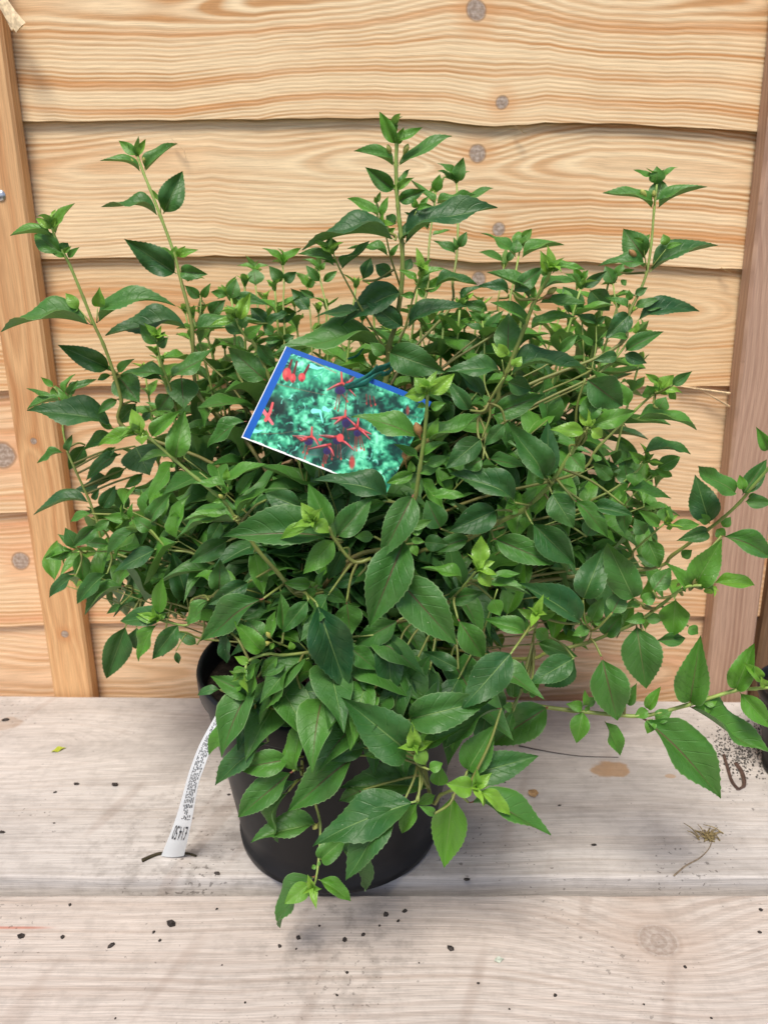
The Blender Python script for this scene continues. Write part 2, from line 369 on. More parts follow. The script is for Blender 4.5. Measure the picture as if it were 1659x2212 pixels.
# torn splinter hanging from the batten at the top
def splinter(pts_px, w0, w1, Y0, Y1, mat, name='splinter'):
    v, f = [], []; n = len(pts_px)
    P = [at_y(x, y, Y0 + (Y1 - Y0) * i / (n - 1)) for i, (x, y) in enumerate(pts_px)]
    for i, p in enumerate(P):
        d = (P[min(i + 1, n - 1)] - P[max(i - 1, 0)]).normalized(); s = d.cross(Vector((0, -1, 0))).normalized()
        w = w0 + (w1 - w0) * i / (n - 1); th = Vector((0, -.0012, 0))
        for q in (p - s * w, p + th * 1.4 - s * w * .3, p + th + s * w * .5, p + s * w, p - th): v.append(q)
    for i in range(n - 1):
        for j in range(5): f.append((i * 5 + j, i * 5 + (j + 1) % 5, i * 5 + 5 + (j + 1) % 5, i * 5 + 5 + j))
    f.append((4, 3, 2, 1, 0)); f.append(tuple(range(5 * n - 5, 5 * n)))
    me = mesh(name, v, f); bm = bmesh.new(); bm.from_mesh(me); bmesh.ops.recalc_face_normals(bm, faces=bm.faces); bm.to_mesh(me); bm.free()
    o = link(name, me, mat); adopt(o, fence); return o
spl_mat = simple('raw_splinter', S(228, 205, 165), .7, .2, .25, 220)
splinter([(-12, -40), (4, 0), (24, 32), (46, 60)], .005, .0068, .882, .872, spl_mat)
splinter([(-8, 0), (8, 22), (22, 48), (31, 63)], .001, .003, .882, .875, spl_mat)
splinter([(1470, 835), (1520, 842), (1576, 850)], .0006, .0014, .902, .898, spl_mat)
splinter([(1500, 836), (1540, 858), (1578, 880)], .0003, .0012, .902, .898, spl_mat)
splinter([(372, 300), (384, 312), (398, 322), (404, 345)], .0003, .0002, .9035, .9, spl_mat)
splinter([(1112, 272), (1122, 280), (1136, 290)], .0004, .0002, .9035, .9, spl_mat)
splinter([(1556, 578), (1566, 584), (1580, 590)], .0004, .0002, .9035, .9, spl_mat)

# stand-in for a side fence in shade, beyond the panel's right end
shaded_fence_mat = wood('shaded_fence_wood', S(128, 98, 72), S(92, 66, 46), v0=.03, a=.02, s=.01, freq=170, seed=12.1, contrast=.7, tint=S(86, 70, 46), tint_amt=.5, rough=.75)  # shade on the side fence is put into this dark wood colour
fencing = batten('fence_return', (1672, 1200), (1616, 1540), .893, -.10, .09, shaded_fence_mat, ztop=.9, zbot=-.139)
tag(fencing, 'upright side fence timber coloured dark for shade at the end of the fence panel', 'fencing')

# ------------------------------------------------------------------ pots
pot_mat, nt, pb, _ = mat_new('black_pot_plastic')
gp = nt.nodes.new('ShaderNodeNewGeometry').outputs['Position']
dz = NOI(nt, gp, 18, 4); sp = NOI(nt, gp, 330, 1)
pc = MIX(nt, MR(nt, dz, .4, .75, 0, .5), (.010, .011, .013), (.024, .024, .026))
pc = MIX(nt, MR(nt, sp, .80, .84, 0, .6), pc, (.3, .3, .3))
plug(nt, pb.inputs['Base Color'], pc); plug(nt, pb.inputs['Roughness'], MR(nt, dz, .3, .7, .36, .5)); pb.inputs['Specular IOR Level'].default_value = .26
soil_mat = simple('potting_compost', (.022, .016, .012), .95, .15, .6, 120, bump=1., bscale=160)

def lathe(name, prof, mat, seg=72):
    v, f = [], []
    for (r, z) in prof:
        for s in range(seg): v.append((r * math.cos(2 * math.pi * s / seg), r * math.sin(2 * math.pi * s / seg), z))
    for k in range(len(prof) - 1):
        for s in range(seg): f.append((k * seg + s, k * seg + (s + 1) % seg, (k + 1) * seg + (s + 1) % seg, (k + 1) * seg + s))
    f.append(tuple(range(seg - 1, -1, -1)))
    return mesh(name, v, f, True)
def pot(loc, k, label, seed):
    t = empty('plant_pot', loc); tag(t, label, 'pot')
    rb, rt, h = .094 * k, .122 * k, .180 * k
    body = [(.02 * k, .004 * k), (rb - .012 * k, .004 * k), (rb - .009 * k, .0), (rb - .003 * k, .0008 * k), (rb, .004 * k), (rb + .001 * k, .012 * k), (rb - .0012 * k, .0145 * k)]
    for q in np.linspace(.12, .88, 8): body.append((rb - .0012 * k + (rt - rb - .003 * k) * q, .0145 * k + (h - .034 * k) * q))
    inner = [(rt - .0055 * k, h - .03 * k), (rt - .008 * k, h - .06 * k)]
    zr = h - .020 * k
    rim = [(rt - .004 * k, zr - .002 * k), (rt, zr), (rt + .0012 * k, zr + .002 * k), (rt + .002 * k, h - .003 * k), (rt + .0012 * k, h), (rt - .001 * k, h), (rt - .0026 * k, h - .002 * k), (rt - .0045 * k, h - .03 * k), (rt - .012 * k, h - .07 * k)]
    o = link('pot_wall', lathe('pot_wall', body, pot_mat), None, t); o.data.materials.append(pot_mat)
    me = lathe('rim', rim, pot_mat); bm = bmesh.new(); bm.from_mesh(me)
    big = [f for f in bm.faces if len(f.verts) > 4]; bmesh.ops.delete(bm, geom=big, context='FACES_ONLY'); bm.to_mesh(me); bm.free()
    link('rim', me, pot_mat, t)
    # compost
    v, f = [], []; rr = random.Random(seed); zc = h - .022 * k; n = 26; R0 = rt - .0040 * k
    rings = 14
    v.append((0, 0, zc + .006))
    for i in range(1, rings + 1):
        r = R0 * i / rings
        for s in range(40):
            a = 2 * math.pi * s / 40
            v.append((r * math.cos(a), r * math.sin(a), zc + .006 * (1 - (i / rings) ** 2) + (rr.gauss(0, .0016) if i < rings else -.001)))
    for s in range(40): f.append((0, 1 + s, 1 + (s + 1) % 40))
    for i in range(rings - 1):
        for s in range(40): f.append((1 + i * 40 + s, 1 + (i + 1) * 40 + s, 1 + (i + 1) * 40 + (s + 1) % 40, 1 + i * 40 + (s + 1) % 40))
    link('compost', mesh('compost', v, f), soil_mat, t)
    return t
POT = Vector((-.043, .6335, 0))
pot(POT, 1.0, 'black plastic plant pot holding the leafy shrub', 3)
pot(Vector((.462, .715, 0)), .55, 'small black pot beside the dark post, mostly out of view', 5)

# ------------------------------------------------------------------ the shrub: materials
def leaf_material(name, age_from):
    m, nt, b, out = mat_new(name)
    uv = SEP(nt, UVN(nt)); u, v = uv[0], uv[1]                     # u 0..1 base to tip (negative on the stalk), v -1..1 across
    an = nt.nodes.new('ShaderNodeAttribute'); an.attribute_type = age_from; an.attribute_name = 'age'; age = an.outputs['Fac']
    rn = nt.nodes.new('ShaderNodeAttribute'); rn.attribute_type = age_from; rn.attribute_name = 'vary'; vary = rn.outputs['Fac']
    av = MA(nt, 'ABSOLUTE', v)
    pos = nt.nodes.new('ShaderNodeNewGeometry')
    mot = NOI(nt, pos.outputs['Position'], 55, 3)
    mature = MIX(nt, vary, S(30, 80, 42), S(70, 124, 46))
    c = MIX(nt, MR(nt, age, 0, .45), mature, S(92, 152, 46)); c = MIX(nt, MR(nt, age, .4, 1.0), c, S(158, 206, 74))
    c = MIX(nt, MR(nt, mot, .35, .7, 0, .28), c, S(96, 134, 72))
    # side veins that sweep towards the tip, fading at the margin
    ph = MA(nt, 'FRACT', MA(nt, 'SUBTRACT', MA(nt, 'MULTIPLY', u, 7.0), MA(nt, 'MULTIPLY', MA(nt, 'POWER', av, .8), 1.9)))
    vein = MA(nt, 'MULTIPLY', MR(nt, MA(nt, 'ABSOLUTE', MA(nt, 'SUBTRACT', ph, .5)), 0, .09, 1, 0), MR(nt, av, .55, .95, 1, 0))
    c = MIX(nt, MA(nt, 'MULTIPLY', vein, .07), c, S(128, 168, 96))
    mid = MR(nt, MA(nt, 'MULTIPLY', av, MA(nt, 'ADD', .55, u)), .012, .042, 1, 0)
    redm = MA(nt, 'MULTIPLY', MR(nt, vary, .45, .6), MR(nt, age, .15, .35, 1, 0))
    mc = MIX(nt, redm, S(150, 184, 108), S(112, 66, 66))
    c = MIX(nt, MA(nt, 'MULTIPLY', mid, MA(nt, 'ADD', .5, MA(nt, 'MULTIPLY', redm, .25))), c, mc)
    edge = MR(nt, av, .93, .985)
    c = MIX(nt, MA(nt, 'MULTIPLY', edge, MR(nt, vary, .1, .9, .15, .5)), c, S(150, 180, 120))
    c = MIX(nt, MR(nt, u, -.01, .0, 1, 0), c, MIX(nt, redm, S(150, 176, 92), S(150, 92, 78)))
    fleck = NOI(nt, pos.outputs['Position'], 620, 0)
    c = MIX(nt, MR(nt, fleck, .86, .875, 0, .5), c, S(190, 200, 165))
    c = MIX(nt, MA(nt, 'MULTIPLY', pos.outputs['Backfacing'], .45), c, S(122, 156, 110))
    plug(nt, b.inputs['Base Color'], c)
    plug(nt, b.inputs['Roughness'], MR(nt, age, .2, .9, .47, .30)); b.inputs['Specular IOR Level'].default_value = .5
    fine = NOI(nt, pos.outputs['Position'], 900, 2)
    hgt = MA(nt, 'ADD', MA(nt, 'ADD', MA(nt, 'MULTIPLY', vein, -.8), MA(nt, 'MULTIPLY', mid, -1.4)), MA(nt, 'ADD', MA(nt, 'MULTIPLY', fine, .5), MA(nt, 'MULTIPLY', NOI(nt, pos.outputs['Position'], 210, 2), 1.3)))
    plug(nt, b.inputs['Normal'], BUMP(nt, hgt, .45, .0009))
    tr = nt.nodes.new('ShaderNodeBsdfTranslucent'); plug(nt, tr.inputs[0], MIX(nt, .35, c, S(150, 200, 40)))
    mx = nt.nodes.new('ShaderNodeMixShader'); plug(nt, mx.inputs[0], MR(nt, age, .1, .8, .14, .3))
    nt.links.new(b.outputs[0], mx.inputs[1]); nt.links.new(tr.outputs[0], mx.inputs[2]); nt.links.new(mx.outputs[0], out.inputs[0])
    return m
leaf_mat = leaf_material('leaf_green', 'OBJECT'); foliage_mat = leaf_material('foliage_green', 'GEOMETRY')

stem_mat, nt, b, _ = mat_new('green_stem')
an = nt.nodes.new('ShaderNodeAttribute'); an.attribute_type = 'GEOMETRY'; an.attribute_name = 'age'
gp = nt.nodes.new('ShaderNodeNewGeometry').outputs['Position']
c = MIX(nt, MR(nt, an.outputs['Fac'], .05, .45), S(104, 66, 52), S(128, 140, 68)); c = MIX(nt, MR(nt, an.outputs['Fac'], .4, .9), c, S(160, 190, 96))
c = MIX(nt, MR(nt, NOI(nt, gp, 120, 3), .3, .8, 0, .35), c, S(120, 92, 62))
plug(nt, b.inputs['Base Color'], c); b.inputs['Roughness'].default_value = .5
bud_mat = simple('bud_green', S(176, 176, 92), .4, .4, .25, 260)
bud_mat2 = simple('bud_rosy', S(176, 132, 84), .4, .4, .25, 260)

# ------------------------------------------------------------------ leaf shapes (x = base to tip, length 1; y = across, width 1; z = upper side)
PET = .045
LT = [0, .04, .12, .22, .32, .42, .55, .68, .8, .9, .96, 1.]; LW = [.045, .33, .70, .92, 1.0, .985, .865, .645, .395, .18, .07, .0]
def leaf_geo(rng, bend, fold, nx, ny, teeth=True, twist=0., wave=0., slim=1.05):
    v, f, uv = [], [], []
    ts = [i / nx for i in range(nx + 1)]
    
    rows = 0
    def spine(x):                                # arched so that both ends stay on the chord
        return bend * (1 - (2 * x - 1) ** 2) + curl * math.sin(2 * math.pi * x)
    ph = rng.random() * 6; curl = rng.uniform(-.015, .05)
    asym = 1 + rng.uniform(-.07, .07)
    # stalk
    for x in (0, PET * .5):
        for s in (-1, 0, 1):
            v.append((x, s * .022, spine(x) + (0 if s else .006))); uv.append((-.2, s * .1))
        rows += 1
    for i, t in enumerate(ts):
        x = PET + (1 - PET) * t
        w = .5 * float(np.interp(t, LT, LW)) ** slim
        w = max(w, .012 if t > .5 else .022)
        if t >= .999: w = .003
        tooth = (1.034 if i % 3 == 2 else .994) if teeth and .14 < t < .9 else 1.
        fl = fold * (1 - .5 * t); tw = twist * (t - .3)
        for j in range(-ny, ny + 1):
            a = j / ny
            yy = a * w * (asym if a > 0 else 2 - asym) * (tooth if abs(j) == ny else 1)
            zz = spine(x) + abs(yy) * fl - (abs(yy) ** 2) * 1.1 * max(0, fl + .15)
            zz += wave * math.sin(t * 9 + ph + (1.6 if a > 0 else 0)) * abs(a) * w
            zz += .012 * (1 - abs(a)) * -1 if ny > 1 else 0
            c_, s_ = math.cos(tw), math.sin(tw)
            v.append((x + (.012 if tooth > 1 and abs(j) == ny else 0), yy * c_, zz + yy * s_)); uv.append((t, a))
    n = 2 * ny + 1
    for k in range(1):
        for j in range(2): f.append((k * 3 + j, k * 3 + 3 + j, k * 3 + 4 + j, k * 3 + 1 + j))
    base = 6
    f.append((3, base, base + ny, 4)); f.append((4, base + ny, base + n - 1, 5))
    for i in range(nx):
        for j in range(n - 1):
            a = base + i * n + j
            f.append((a, a + n, a + n + 1, a + 1))
    return v, f, uv
def leaf_mesh(name, *args, **kw):
    v, f, uv = leaf_geo(*args, **kw)
    me = mesh(name, v, f, True); l = me.uv_layers.new(name='UVMap')
    for lp in me.loops: l.data[lp.index].uv = uv[lp.vertex_index]
    # flip so that the upper side faces +z
    if sum(p.normal.z * p.area for p in me.polygons) < 0: me.flip_normals()
    me.materials.append(leaf_mat); return me
rl = random.Random(5)
BENDS = (-.04, .03, .08, .13, .19)
variants = {}
for bi, bb in enumerate(BENDS):
    for k in range(6):
        variants[bi, k] = leaf_mesh('leaf', rl, bb + rl.uniform(-.02, .02), rl.uniform(.3, 1.0), 39, 3, True, rl.uniform(-.3, .3), rl.uniform(.03, .16), rl.uniform(.86, 1.06))
lowgeo = [leaf_geo(rl, rl.choice(BENDS), rl.uniform(.3, .9), 9, 2, False, rl.uniform(-.35, .35), rl.uniform(0, .15), rl.uniform(.86, 1.05)) for _ in range(14)]

# ------------------------------------------------------------------ shoots, leaves and buds as they stand in the photograph
# a block: "@tile depth"; S = stem (depth at start, depth at end, thickness mm, points); "S*" grows from the crown;
# L = leaf (stalk x y, tip x y, seen width, youth 0..1, [tip depth change / length], [arch]); B = bud (foot x y, tip x y, size, rosy)
TILES = dict(T1=(0, 300, 3), T2=(465, 500, 3), T3=(930, 500, 3), T4=(1393, 400, 3), T5=(0, 853, 3), T6=(465, 1053, 3), T7=(930, 1053, 3),
             T8=(1393, 1053, 3), T9=(0, 1300, 3), TA=(465, 1500, 3), TB=(930, 1500, 3), TC=(1393, 1500, 3), TD=(465, 1850, 3), TE=(930, 1850, 3),
             TF=(840, 270, 3.03), TG=(1246, 900, 2.37))
TRACE = '''
@T1 .63
S* .64 .62 2.0 960,2360 925,2140 870,1940 790,1720 715,1560 640,1370 540,1130 500,1050 430,920 398,830
L 425,880 570,645 62 .55
L 400,850 275,760 60 .75
L 405,900 80,890 45 .35 -.1 .1
L 490,1035 265,880 160 .2 .35
L 470,1010 520,945 90 .2 .35
L 520,1060 608,978 48 .25 -.1
L 500,1055 385,1020 42 .35
L 485,1020 548,970 34 .6
L 402,830 360,765 36 .95
L 405,825 425,755 30 1
L 700,1572 12,1618 112 .12 -.1 .12
L 740,1555 1338,1425 120 .12 .1 .19
S .63 .63 .9 705,1570 655,1510 605,1450
L 605,1455 500,1328 88 .65
L 605,1440 515,1475 42 .55
S .63 .63 .8 738,1555 745,1440
L 745,1435 760,1280 98 .6
L 745,1430 703,1395 30 .6
@T1 .68
S* .66 .68 2.2 1515,2100 1465,1620 1430,1430 1390,1280 1365,1180 1320,1010 1225,750 1140,530 1095,420 1050,290
L 1050,285 905,168 80 .45
L 1060,292 1110,155 48 .65
L 1075,410 765,320 45 .25
L 1105,400 1350,190 78 .2
B 1055,380 985,300 34 0
B 1105,390 1095,295 26 0
L 1210,745 775,670 66 .15 -.1 .13
L 1245,725 1390,400 185 .08 .1
S .68 .68 .8 1225,740 1220,640
L 1220,640 1150,535 32 .55
L 1225,640 1310,525 50 .55
L 1345,1182 945,915 200 .03
L 1375,1165 1582,1185 115 .1 -.2 .19
L 1330,1060 1340,968 75 .65
L 1370,1060 1510,998 52 .6
L 1350,1055 1412,968 62 .75
L 1330,1092 1150,990 62 .45
L 1430,1245 1440,1130 85 .5 .2
L 1450,1240 1560,1220 32 .5
L 1440,1602 803,1648 145 .03 -.15 .16
L 1480,1612 1990,1545 110 .05 .2
@T2 .76
S* .72 .77 1.5 590,1300 580,1140 565,820 550,680 542,560
L 550,672 535,545 140 .12 .5
L 541,562 408,520 28 .45
L 546,556 650,515 28 .45
L 541,560 540,508 30 .6
S* .72 .76 1.5 775,1250 770,1060 760,830 765,640 755,520
L 750,642 650,520 100 .12
L 770,642 860,565 82 .12
L 755,522 600,385 46 .45
L 760,512 895,385 56 .45
L 757,512 718,385 30 .6
S* .7 .74 1.5 1270,1300 1190,1100 1130,960 1090,830 1045,650 1030,560
L 1040,642 930,515 74 .2
L 1060,642 1170,558 62 .18
L 1030,562 893,475 36 .35
L 1040,552 1080,490 42 .5
S* .72 .77 1.2 975,1100 965,900 945,690 935,640
L 940,690 858,590 34 .4
L 945,690 1000,600 56 .3
L 938,650 930,590 34 .6
L 960,860 815,690 115 .03 .2
L 1000,762 880,700 56 .05
L 870,870 650,922 115 .03 .2
L 810,890 608,982 62 .08
@T2 .70
S* .66 .70 1.6 420,1360 390,1000 370,800 345,740
L 362,775 405,618 105 .18 .2
L 340,745 208,718 64 .25
L 332,722 402,598 56 .45
L 300,720 262,678 36 .7
L 330,735 290,660 40 .7
L 380,765 652,818 92 .03
L 200,890 322,778 112 .06
L 130,770 10,668 80 .1
L 140,760 210,650 60 .2
S* .68 .7 1.3 90,1150 130,880 135,740
L 640,960 510,840 120 .05 .2
L 690,1040 600,960 80 .1
L 760,1080 850,1050 60 .1
@T2 .60
S* .6 .585 2.0 700,1480 640,1340 540,1120 490,1080 430,990 402,920
L 420,930 511,718 92 .75
L 397,922 308,830 70 .9
L 402,942 200,978 62 .65
L 420,912 448,876 30 1
L 405,915 395,870 30 1
L 472,1052 606,965 95 .3 -.5
L 450,1045 318,900 130 .2 .3
L 440,1000 470,900 80 .3 .3
L 625,1392 338,1138 195 .1 -.1
L 560,1110 700,1290 110 .05 .3
L 615,1092 745,1078 60 .1 .2
@TF .61
S* .61 .60 2.8 410,2130 440,1850 490,1680 530,1440 545,1250 540,1050 520,880 510,760 500,640 495,440 500,290 490,200
L 492,292 368,38 105 .45
L 500,292 556,158 64 .55
L 510,294 698,158 62 .4
L 482,458 173,340 74 .22 -.1
L 512,452 922,224 78 .2 0
B 478,440 430,290 42 0
B 520,438 590,285 46 0
L 482,642 258,464 128 .12
L 520,600 607,478 48 .25
L 502,642 637,545 62 .55
L 498,622 438,605 34 .65
L 512,725 722,640 104 .1 -.2 .16
L 500,905 418,838 95 .06 .4
S .605 .60 1.1 495,1015 420,910 370,835
L 365,842 123,705 68 .4
L 372,842 437,688 62 .45
L 346,742 376,652 38 .65
L 348,745 330,690 34 .7
S .605 .60 1.1 555,1010 600,910 652,800
L 650,792 777,765 48 .35
L 650,782 620,690 54 .5
L 680,765 748,690 46 .35
L 555,1062 1272,772 165 0 -.15 .13
L 520,1060 772,853 74 .08 .1
S .61 .585 1.1 530,1390 455,1160 420,1000 395,935
L 402,962 328,905 54 .65
L 418,982 492,928 50 .55
L 398,938 392,885 40 .8
L 440,1152 123,1090 48 .22 0 .16
L 460,1152 520,1050 44 .25
L 540,1422 72,1685 200 0 -.3 .16
L 556,1692 278,1488 155 .03 .1
L 240,1335 302,1158 108 0 .4
L 470,1300 340,1215 110 .02 .4
L 570,1260 610,1165 80 .05 .4
@T2 .575
L 1610,325 903,397 98 .03 -.05 .15
S .6 .57 1.2 1530,1150 1360,860 1195,560 1140,430
L 1136,428 1110,298 115 .15 .2
L 1150,522 873,430 74 .22
L 1200,545 1412,330 38 .22
L 1132,422 1008,350 20 .4
L 1170,500 1060,490 36 .3
L 1530,1162 678,1198 138 0 -.12 .15
L 1335,855 1000,910 80 .05 .2
@T3 .585
S .6 .57 1.2 230,1130 290,990 350,760 390,640 405,560
L 382,632 238,553 54 .5
L 402,622 597,545 58 .5
L 402,612 426,518 54 .85
L 410,642 482,518 64 .3 .2
L 365,742 253,745 54 .4
L 382,692 476,608 64 .4
L 305,1002 757,828 115 .08 0 .13
L 270,985 -10,790 150 .04
L 160,1175 600,1335 240 .04 -.25 .13
L 165,1412 90,1558 112 .22 -.3
L 130,1200 20,1100 100 .2
@TF .74
S* .7 .745 1.6 715,1480 740,1190 755,1000 790,750 800,660
L 800,655 832,518 88 .35
L 795,752 608,558 48 .25
L 800,742 1102,675 68 .2
L 742,955 558,808 74 .12
L 770,985 912,945 26 .3
S* .7 .75 1.8 900,1560 930,1340 960,1150 970,930 965,700 960,590
L 960,582 1012,388 105 .22
L 950,575 813,434 44 .25
L 955,595 813,494 36 .25
L 985,745 1240,625 48 .22
L 1000,742 1042,680 46 .4
L 950,1135 778,1028 64 .1 -.2 .16
L 975,1085 1038,960 74 .08
L 955,1110 935,1000 40 .2
@T3 .70
L 510,692 838,662 74 .03 .1 .16
L 1075,742 828,682 74 .08 -.1 .13
L 705,792 882,680 54 .1
L 920,872 703,800 84 .05
L 480,962 752,922 125 .02 .2
L 600,1172 732,1068 125 .02
L 894,1222 623,1008 178 .02
S* .68 .72 1.2 440,1300 410,1000 430,800 455,705
L 450,722 607,578 84 .3
L 465,722 500,615 64 .2
L 440,760 380,690 50 .2
S* .66 .72 1.7 1010,1000 1090,740 1130,560 1160,400
L 1162,372 1150,258 112 .45 .4
L 1180,320 1252,238 74 .5
L 1135,462 868,273 64 .22
L 1170,462 1497,360 68 .22
L 1122,432 1142,320 104 .08 .3
S* .68 .75 1.2 960,960 990,800 1020,640 1040,510
L 1030,492 848,415 54 .22
L 1060,484 1120,400 60 .15
S* .64 .68 1.3 900,1600 890,1400 890,1090 875,940
L 870,942 768,860 58 .25
L 880,942 948,868 46 .3
L 870,1032 728,958 44 .15
L 898,1032 1038,858 84 .12
L 876,930 880,870 40 .5
@T3 .53
S* .56 .52 2.5 930,1600 1000,1450 1060,1330 1130,1160 1200,980 1260,820 1320,710 1370,620 1390,560
L 1390,572 1314,402 98 .7
L 1400,566 1478,498 54 .85
L 1402,582 1652,550 58 .4
L 1372,590 1318,528 64 .5
L 1240,775 913,568 68 .22 .1 .1
L 1300,742 1592,640 84 .2 .2
L 1308,800 1660,802 74 .25
B 1290,790 1440,685 50 0
B 1285,795 1405,740 42 1
L 1262,770 1266,662 50 .5
L 1255,825 1325,862 44 .4
L 1105,722 1337,533 135 .08 .3
L 1205,985 938,798 78 .25
L 1235,1005 1582,908 80 .3
L 1068,1192 1075,878 215 .06 .2
L 1072,1202 943,1108 95 .85
L 1060,1210 1030,1120 60 .9
L 1022,1345 588,1328 125 .1 -.1 .16
L 1078,1362 1660,1300 145 .08 0 .13
S .525 .52 .9 1040,1345 1025,1235
S .525 .52 .9 1060,1345 1120,1270
L 1118,1290 1175,1208 74 .75
L 1120,1280 1100,1225 44 .8
L 1060,1400 1258,1468 150 .04 .25
L 882,1530 662,1305 98 .1
L 782,1620 616,1398 125 .05
L 950,1655 1337,1500 180 .05 -.1
S .54 .53 1.6 925,1560 985,1455 1040,1370
@T4 .69
S* .66 .70 1.1 30,1540 75,1370 92,1322
L 90,1322 -10,1250 64 .65
L 95,1332 200,1280 64 .65
L 60,1482 212,1340 84 .2
S* .66 .67 2.0 440,1480 580,1280 610,1160 680,1020 735,870 770,650 790,400 812,200
L 812,202 810,62 120 .25
L 782,152 633,90 36 .3
L 850,142 972,70 40 .3
L 800,332 852,173 150 .1 .3
L 780,388 403,265 58 .18
L 815,384 1192,218 64 .18
B 770,370 690,240 44 0
B 825,370 935,255 40 0
B 795,380 788,245 34 0
L 722,765 556,538 200 .03 .2
L 722,835 368,818 95 .06 -.2 .16
L 755,866 1274,662 138 .06 0 .1
S .665 .66 .8 735,850 705,645
L 710,642 628,605 40 .45
L 715,642 758,578 40 .45
S .665 .66 .8 765,840 880,695
L 888,665 858,578 74 .6
L 882,692 1007,650 44 .5
B 690,790 600,700 50 1
L 640,1132 842,1075 74 .2
L 592,1142 418,1060 54 .2
L 602,1085 600,1000 56 .4
L 655,1242 1134,1165 138 .05
L 605,1190 418,1372 158 .03 -.2
L 690,1172 912,1130 64 .15
L 640,1042 742,985 64 .08
S* .7 .74 1.4 540,1420 520,1230 490,1040 480,960
L 482,952 418,820 105 .12 .3
L 500,905 562,798 74 .3
L 540,872 642,850 40 .3
L 540,962 582,928 56 .25
S* .68 .72 1.4 270,1640 260,1560 235,1080 230,990
L 230,982 108,878 50 .22
L 240,935 173,818 64 .4
L 235,932 292,850 54 .4
L 250,992 432,858 84 .1
L 240,1172 98,978 158 .03 .2
L 300,1002 452,1162 178 0 .2
S* .68 .7 1.2 300,1700 320,1590 350,1430 350,1280
L 345,1262 188,1190 64 .08
L 350,1262 422,1200 54 .08
L 330,1432 208,1340 44 .22
L 360,1432 412,1370 50 .15
S* .62 .62 1.6 300,1680 380,1630 500,1520 600,1390 660,1335
L 570,1472 862,1320 115 .1
L 650,1342 672,1238 64 .75
L 655,1350 700,1330 46 .7
L 560,1492 737,1562 94 .08
L 592,1372 440,1372 54 .22
L 512,1502 330,1540 94 .08
@T5 .66
S .66 .63 1.5 1400,760 1340,540 1300,400 1270,310 1230,200 1200,70 1195,20
L 1200,62 1060,-95 115 .25
L 1200,72 1282,5 90 .12
L 1195,30 1260,-40 50 .4
L 1262,312 912,292 92 .12 0 .16
L 1295,312 1632,68 115 .06
L 1380,305 1402,552 235 0 -.5
L 1242,332 1073,320 48 .08
L 1300,432 1198,562 148 0
L 840,242 443,63 158 .06
L 872,272 643,255 58 .3
L 898,272 1027,168 64 .22
L 900,300 1067,502 225 .03 -.45
L 852,292 743,332 48 .3
L 870,702 208,560 198 .03 -.1
L 862,742 633,866 84 .22
L 866,706 753,643 54 .4
L 900,476 743,592 74 .12
L 1042,502 898,662 125 .03 .3
L 1145,568 1075,650 60 .1
@T5 .70
S* .68 .70 1.7 860,1640 740,1400 680,1240 570,1000 520,880 482,700 500,560 528,505
L 440,472 420,370 90 .4 .4
L 412,382 313,308 50 .4
L 400,472 206,393 40 .22
L 472,492 208,552 50 .15
L 540,445 742,320 64 .1
L 500,442 577,283 42 .3
L 520,442 597,328 64 .2
L 520,505 440,400 60 .4
L 490,882 283,962 64 .12
L 522,872 552,745 54 .15
L 650,822 528,1012 125 .04
L 690,1262 258,1352 94 .06 -.1 .13
L 850,1082 543,1202 105 .02 .1
L 710,1240 760,1150 50 .1
L 920,892 658,1092 105 .04
L 880,842 758,922 64 .25
L 1030,832 1142,1055 285 0 -.45
L 1572,1172 1238,1030 158 .03
L 992,1302 830,1148 115 .08
L 780,1302 882,1130 115 .06
L 1090,1042 948,1152 74 .25
L 960,1000 800,1080 90 .03 .2
@T5 .56
S* .52 .50 2.0 2280,1970 2110,1790 1960,1620 1840,1440 1790,1380 1720,1270 1630,1190 1500,1080 1340,945 1160,785 1085,735
L 1077,732 1003,548 112 .85 .1
L 1052,742 748,832 100 .6
L 1072,742 1082,822 90 .8 -.4
L 1110,762 1115,700 46 .8
L 1090,735 1080,690 40 1
L 1150,765 1382,563 115 .4
L 1332,930 1406,560 182 .3
L 1322,942 1127,1242 110 .35
L 1350,915 1372,880 44 .5
L 1330,960 1300,1000 40 .5
@T6 .505
L 380,792 0,797 60 .35 -.1 .1
L 402,802 23,872 64 .25
L 412,772 662,563 48 .35 0 .13
L 330,592 300,520 60 .4
L 340,572 68,517 64 .3 0 .13
S .505 .505 .8 310,640 340,560 330,490
L 330,492 330,398 60 .6
L 340,540 632,368 74 .3
L 425,605 572,408 95 .2
L 345,560 375,530 30 .6
B 315,640 270,600 34 0
L 300,640 220,660 40 .5
@T9 .64
S* .62 .62 1.6 1600,380 1450,300 1280,270 1150,130 1080,120
L 1150,132 1018,30 110 .15
L 1065,132 815,322 100 .15
S* .64 .63 1.2 1300,250 1150,150 1080,60 1000,45
L 980,42 788,28 84 .3
L 1000,42 1012,-80 44 .3
L 985,50 922,132 54 .3
L 1152,62 1312,-160 115 .15
L 700,5 538,70 64 .22
L 840,50 693,142 74 .22
L 580,255 498,110 115 .08
L 745,92 558,255 115 .06
S* .66 .66 1.3 1000,300 810,292 640,292 550,300
L 562,282 338,345 94 .3
L 552,292 373,348 56 .35
L 610,302 642,532 128 .15
L 590,280 440,160 70 .2
L 582,472 378,642 94 .06
L 822,452 588,692 128 .06
L 952,552 648,772 94 .06
L 922,692 813,767 54 .15
L 1192,270 863,457 128 .06
L 842,242 618,220 84 .02
L 1422,645 1310,288 178 .08
S* .66 .68 1.2 1010,600 930,520 840,390
S* .56 .54 1.7 1520,640 1450,720 1430,850 1250,822 1205,805
L 1212,765 1242,483 115 .4
L 1192,812 1033,785 70 .55
L 1202,842 1055,1128 120 .4
L 1212,802 1268,760 48 .55
